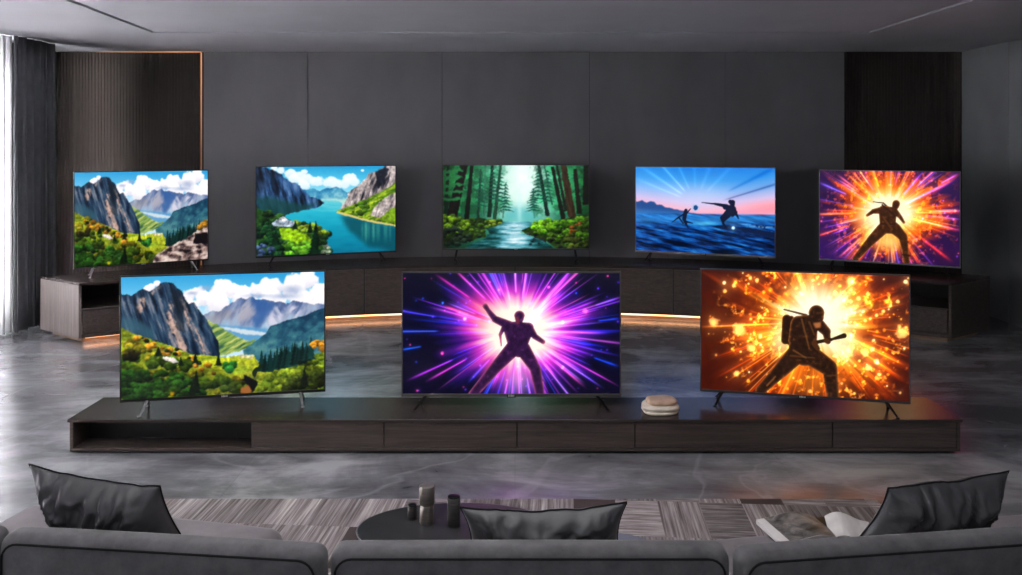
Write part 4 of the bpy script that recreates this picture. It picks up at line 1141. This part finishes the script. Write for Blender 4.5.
# ---------------------------------------------------------------- sofa
def soft_box(b, x0, x1, y0, y1, z0, z1, r, puff=.01, seed=0, nx=14):
    """upholstered block: bevelled, gently bulging, slightly uneven"""
    c = bmesh.new()
    bmesh.ops.create_cube(c, size=1)
    for v in c.verts:
        v.co = Vector(((x0 + x1) / 2 + v.co.x * (x1 - x0), (y0 + y1) / 2 + v.co.y * (y1 - y0), (z0 + z1) / 2 + v.co.z * (z1 - z0)))
    bmesh.ops.bevel(c, geom=list(c.edges), offset=r, segments=5, profile=.5, affect='EDGES')
    bmesh.ops.subdivide_edges(c, edges=[e for e in c.edges if e.calc_length() > .15], cuts=nx, use_grid_fill=True)
    cx, cy, cz = (x0 + x1) / 2, (y0 + y1) / 2, (z0 + z1) / 2
    hx, hy, hz = (x1 - x0) / 2, (y1 - y0) / 2, (z1 - z0) / 2
    for v in c.verts:
        u, w, s = (v.co.x - cx) / hx, (v.co.y - cy) / hy, (v.co.z - cz) / hz
        wob = .35 * math.sin(7 * v.co.x + seed) * math.cos(6 * v.co.y + seed * 2)
        if abs(s) > .6:
            v.co.z += math.copysign(puff, s) * (1 - u * u) ** .5 * (1 - min(1, w * w)) ** .5 * (1 + wob) if abs(u) < 1 else 0
        if abs(w) > .6 and abs(u) < 1:
            v.co.y += math.copysign(puff * .6, w) * (1 - u * u) ** .5 * (1 - min(1, s * s)) ** .5
    merge(b, c)
    return b

def seam_loop(x0, x1, y, z0, z1, r):
    pts = []
    for cx, cz, a0 in ((x1 - r, z1 - r, 0), (x0 + r, z1 - r, 90), (x0 + r, z0 + r, 180), (x1 - r, z0 + r, 270)):
        for k in range(7):
            a = R(a0 + 15 * k)
            pts.append((cx + r * math.cos(a), y, cz + r * math.sin(a)))
    return pts

def sofa_section(label, bx, by, yaw, backs, seat, seat_c, seat_yaw):
    """backs: list of (x0, x1) along the module; seat: (x0, x1, y0, y1) in its own turned frame"""
    t = thing('sofa_section', label, 'sofa', (bx, by, 0), yaw, 'sections of the grey sofa')
    def rel(M4):
        return Matrix.Rotation(-yaw, 4, 'Z') @ Matrix.Translation((-bx, -by, 0)) @ M4
    SM = rel(Matrix.Translation((seat_c[0], seat_c[1], 0)) @ Matrix.Rotation(seat_yaw, 4, 'Z'))
    x0, x1, y0, y1 = seat
    b = NB(); box(b, x0 + .05, x1 - .05, y0 + .0, y1 - .06, 0.012, .2, .02, 2); b.transform(SM); obj('base', b, M['sofa_dark'], t)
    b = NB(); soft_box(b, x0, x1, y0, y1, .2, .41, .075, .012, bx); b.transform(SM); obj('seat_cushion', b, M['seat'], t, True)
    for (a0, a1) in backs:
        b = NB(); soft_box(b, a0, a1, -.125, 0, .2, .722, .045, .004, a0 * 3)
        k = obj('backrest', b, M['sofa'], t, True)
        b = NB(); tube(b, seam_loop(a0 + .022, a1 - .022, -.124, .22, .698, .06), .0042, 8, True)
        obj('piping', b, M['piping'], k, True)
    return t
sofa_section('left section of the grey velvet sofa, nearest the curtained window', -.665, 3.03, R(-6.4), [(-1.222, 0), (-2.0, -1.24)], (-1.36, 0, -.95, 0), (-1.035, 3.83), R(-11.8))
sofa_section('middle section of the grey velvet sofa behind the black coffee table', .06, 3.05, 0, [(-.715, .70)], (-.66, .66, -.02, .44), (.06, 3.06), 0)
sofa_section('right section of the grey velvet sofa with the open magazine on its seat', .772, 3.015, R(7.4), [(0, 1.6)], (0, 1.75, -.82, 0), (.76, 3.71), R(9.6))

# ---------------------------------------------------------------- cushions
def cushion(label, TL, TR, BR, BL, thick, seed, sag=.04, creases=()):
    TL, TR, BR, BL = (Vector(p) for p in (TL, TR, BR, BL))
    c = (TL + TR + BR + BL) / 4
    n = 64
    nrm = (TR - TL).cross(TL - BL).normalized()          # towards the viewer's side
    upv, sdv = (TL + TR - BL - BR).normalized(), (TR - TL).normalized()
    t = thing('throw_cushion', label, 'cushion', c, 0, 'charcoal cushions on the sofa')
    U, V = np.meshgrid(np.linspace(0, 1, n + 1), np.linspace(0, 1, n + 1))
    A = lambda q: np.array(q)[None, None, :]
    W = lambda k: k[..., None]
    base = (A(TL) * W(1 - U) + A(TR) * W(U)) * W(1 - V) + (A(BL) * W(1 - U) + A(BR) * W(U)) * W(V) - A(c)
    du, dv = 4 * U * (1 - U), 4 * V * (1 - V)
    base = base - A(upv) * W(sag * du * (1 - 2 * V)) + A(sdv) * W(.03 * dv * (1 - 2 * U))
    # the seam itself wavers where the filling pulls it
    base = base + A(upv) * W(.012 * (fbm(U * 7 + seed, V * 3, seed, 3) - .5) * 2 * du)
    def surf(s):
        f = (np.clip(1 - np.abs(2 * U - 1) ** 2.6, 0, 1) * np.clip(1 - np.abs(2 * V - 1) ** 2.6, 0, 1)) ** .5
        # folds fan out from the seams: ridged noise stretched across the nearest edge
        wu = U + .25 * (fbm(U * 3, V * 3, seed + 2, 3) - .5)
        r1 = 1 - np.abs(2 * fbm(wu * 9 + .9 * V, V * 2.2 + seed, seed + int(s), 3) - 1) * 2.2
        r2 = 1 - np.abs(2 * fbm(U * 2.5, V * 7 + .5 * U, seed + 9 + int(s), 3) - 1) * 2.2
        etop = np.exp(-(V / .38) ** 2)
        eside = np.exp(-(np.minimum(U, 1 - U) / .2) ** 2)
        g = np.clip(np.minimum(U, 1 - U) / .16, 0, 1)
        w = (.62 * etop * r1 + .22 * eside * r2) * g + .45 * (fbm(U * 2.4 + seed, V * 2.4, seed + 4, 3) - .5)
        return base + A(nrm) * W(thick * .5 * f * (1 + w) if s > 0 else -thick * .22 * f)
    F, K = surf(1), surf(-1)
    b = NB()
    V1 = [[b.verts.new(F[i, j]) for j in range(n + 1)] for i in range(n + 1)]
    V2 = [[V1[i][j] if i in (0, n) or j in (0, n) else b.verts.new(K[i, j]) for j in range(n + 1)] for i in range(n + 1)]
    for Q in (V1, V2):
        for i in range(n):
            for j in range(n):
                b.faces.new((Q[i][j], Q[i][j + 1], Q[i + 1][j + 1], Q[i + 1][j]))
    obj('cover', b, M['cushion'], t, True)
    ring = [base[0, j] for j in range(n)] + [base[i, n] for i in range(n)] + [base[n, n - j] for j in range(n)] + [base[n - i, 0] for i in range(n)]
    b = NB(); tube(b, [Vector(q) for q in ring], .0035, 6, True); obj('piping', b, M['piping'], t, True)
    return t

CF, CVX, CVY, CH = 835.0, 515.0, 145.0, 2.15      # camera figures used for measuring the photograph
def at(x, y, Y):
    return Vector(((x - CVX) * Y / CF, Y, CH - (y - CVY) * Y / CF))
cushion('charcoal cushion with crumpled top leaning on the left sofa section', at(29, 464, 3.28), at(160, 486, 3.26), at(202, 562, 3.38), at(58, 558, 3.40), .24, 3, .025)
cushion('low charcoal cushion in front of the coffee table on the middle sofa section', at(460, 507, 3.16), at(627, 502, 3.16), at(623, 566, 3.24), at(467, 566, 3.24), .19, 8, .03)
cushion('charcoal cushion with pointed right corner leaning on the right sofa section beside the magazine', at(888, 488, 3.36), at(1009, 471, 3.40), at(982, 549, 3.54), at(850, 547, 3.48), .24, 15, .015)

# ---------------------------------------------------------------- coffee tables
tb = thing('coffee_table', 'oval polished black coffee table holding three metal canisters', 'table', (-.27, 3.9, 0))
TZ = .36
b = NB(); lathe(b, [(.44, TZ - .03), (.462, TZ - .024), (.467, TZ - .012), (.467, TZ - .004), (.463, TZ)], 72, sy=.6); obj('tabletop', b, M['table'], tb)
b = NB()
ring = [(.468 * math.cos(2 * PI * k / 72), .281 * math.sin(2 * PI * k / 72), TZ - .003) for k in range(72)]
tube(b, ring, .003, 6, True); obj('rim', b, M['chrome'], tb)['label'] = 'thin bright metal rim'
b = NB(); lathe(b, [(.2, .012), (.21, .02), (.16, .05), (.13, .2), (.2, TZ - .031)], 40, sy=.7); obj('pedestal', b, M['leg_black'], tb, True)
st = thing('side_table', 'small round low table with a painted pale blue reflection, half hidden behind the middle cushion', 'table', (.45, 3.84, 0))
b = NB(); lathe(b, [(.23, .23), (.258, .235), (.26, .245), (.257, .25)], 56); obj('tabletop', b, mottled('lacquer with painted blue reflection', (120, 122, 138), (132, 134, 150), 8, .18), st)  # the bluish reflection on the top is put into its base colour
b = NB(); lathe(b, [(.15, .012), (.15, .02), (.03, .03), (.03, .229)], 32); obj('pedestal', b, M['leg_black'], st, True)

def canister(label, x, y, r, h, mat, cap=None):
    t = thing('canister', label, 'canister', (x, y, TZ), 0, 'metal canisters on the coffee table')
    if cap:
        hb = h * .5
        b = NB(); lathe(b, [(r * .9, 0), (r * .92, .004), (r * .9, hb * .8), (r * .86, hb - .003), (r * .8, hb)], 40); obj('body', b, mat, t, True)
        b = NB(); lathe(b, [(r * .94, hb), (r, hb + .004), (r, h - .006), (r * .95, h - .001), (r * .8, h), (.001, h)], 40); obj('lid', b, mat, t, True)
    else:
        b = NB(); lathe(b, [(r * .93, 0), (r, .004), (r, h - .006), (r * .95, h - .001)], 40); obj('body', b, mat, t, True)
        b = NB(); lathe(b, [(r * .93, h - .0008), (r * .93, h + .003), (r * .85, h + .004), (.001, h + .004)], 40); obj('lid', b, M['leg_black'], t, True)
    for o in t.children:
        e = o.modifiers.new('crisp edges', 'EDGE_SPLIT'); e.split_angle = R(35)
    return t
canister('tall two-part pewter canister with a wide lid on the coffee table', -.418, 3.96, .037, .176, M['steel'], True)
canister('medium dark polished canister on the right of the coffee table', -.288, 3.93, .031, .135, M['gun'])
canister('smallest black canister on the left of the coffee table', -.492, 4.0, .022, .066, M['gun'])

# ---------------------------------------------------------------- open magazine
SZ = .4245
def magazine():
    c = Vector((1.40, 3.74, SZ))
    t = thing('open_magazine', 'open magazine with printed pages lying on the right sofa seat', 'magazine', c, R(12))
    hd = .12
    def curve(f, ends, rise):
        return ends[0] * (1 - f) + ends[1] * f + rise * math.sin(PI * f ** 1.5)
    def leaf(w, ends, rise, thick, turn):
        b = NB(); n = 18
        rings = []
        for i in range(n + 1):
            f = i / n
            x = w * (f - 1)
            z = curve(f, ends, rise)
            zb = max(0, z - thick)
            rings.append([Vector((x, -hd, zb)), Vector((x, hd, zb)), Vector((x, hd, z)), Vector((x, -hd, z))])
        loop_solid(b, rings)
        b.transform(Matrix.Rotation(turn, 4, 'Z'))
        return b
    obj('left_pages', leaf(.285, (.022, .012), .026, .02, 0), M['paper'], t)
    for tw, rise, k in ((-3, .012, 0), (9, .028, 1)):      # right half: flat pages and one lifted leaf
        b = leaf(.19 - .02 * k, (.006, .012), rise, .004, 0)
        b.transform(Matrix.Scale(-1, 4, Vector((1, 0, 0))) @ Matrix.Rotation(R(26), 4, 'Z'))
        obj('right_pages', b, M['paper'], t)
    b = NB(); n = 18; g = []
    for i in range(n + 1):
        f = .13 + .87 * i / n
        z = curve(f, (.022, .012), .026) + .0012
        g.append((b.verts.new((.285 * (f - 1), -hd + .003, z)), b.verts.new((.285 * (f - 1), hd - .003, z))))
    for p, q in zip(g[:-1], g[1:]):
        b.faces.new((p[0], q[0], q[1], p[1]))
    pm = N('printed page')
    v = pm.coords(scale=(1, 1, .2))
    pm.link(pm.ramp(pm.noise(v, 14, 5, .6, .8), [(.34, lin((40, 36, 36))), (.46, lin((92, 90, 90))), (.58, lin((128, 122, 118))), (.72, lin((168, 164, 162)))]), pm.b.inputs['Base Color'])
    pm.set(Roughness=.45)
    obj('printed_picture', b, pm.m, t)
    b = NB(); box(b, -.27, .1, -hd + .004, hd - .004, 0, .004); obj('cover', b, M['leg_black'], t)
    return t
magazine()

# ---------------------------------------------------------------- light
def area(name, loc, rot, sx, sy, power, col=(1, 1, 1)):
    l = bpy.data.lights.new(name, 'AREA')
    l.shape = 'RECTANGLE'; l.size = sx; l.size_y = sy; l.energy = power; l.color = col
    o = bpy.data.objects.new(name, l); COL.objects.link(o)
    o.location = loc; o.rotation_euler = rot
    return o
area('window_daylight', (XL - .5, 5.5, 1.75), (0, R(-90), 0), 3.2, 8.4, 6900, (.97, .985, .985))
area('unseen_ceiling_fill', (-.6, 4.0, CZ - .02), (0, 0, 0), 3.0, 3.0, 65, (1, 1, 1))  # added fill below the ceiling, out of view, no fixture modelled
w = bpy.data.worlds.new('World'); SC.world = w; w.use_nodes = True
bg = w.node_tree.nodes['Background']; bg.inputs[0].default_value = (.8, .82, .88, 1); bg.inputs[1].default_value = .58

# ---------------------------------------------------------------- camera
cam = bpy.data.cameras.new('camera')
cam.sensor_width = 36; cam.lens = 36 * CF / 1022
cam.shift_x = (511 - CVX) / 1022
cam.shift_y = -(287.5 - CVY) / 1022
co = bpy.data.objects.new('camera', cam); COL.objects.link(co)
co.location = (0, 0, CH); co.rotation_euler = (R(90), 0, 0)
SC.camera = co
SC.view_settings.view_transform = 'Standard'
SC.view_settings.look = 'None'
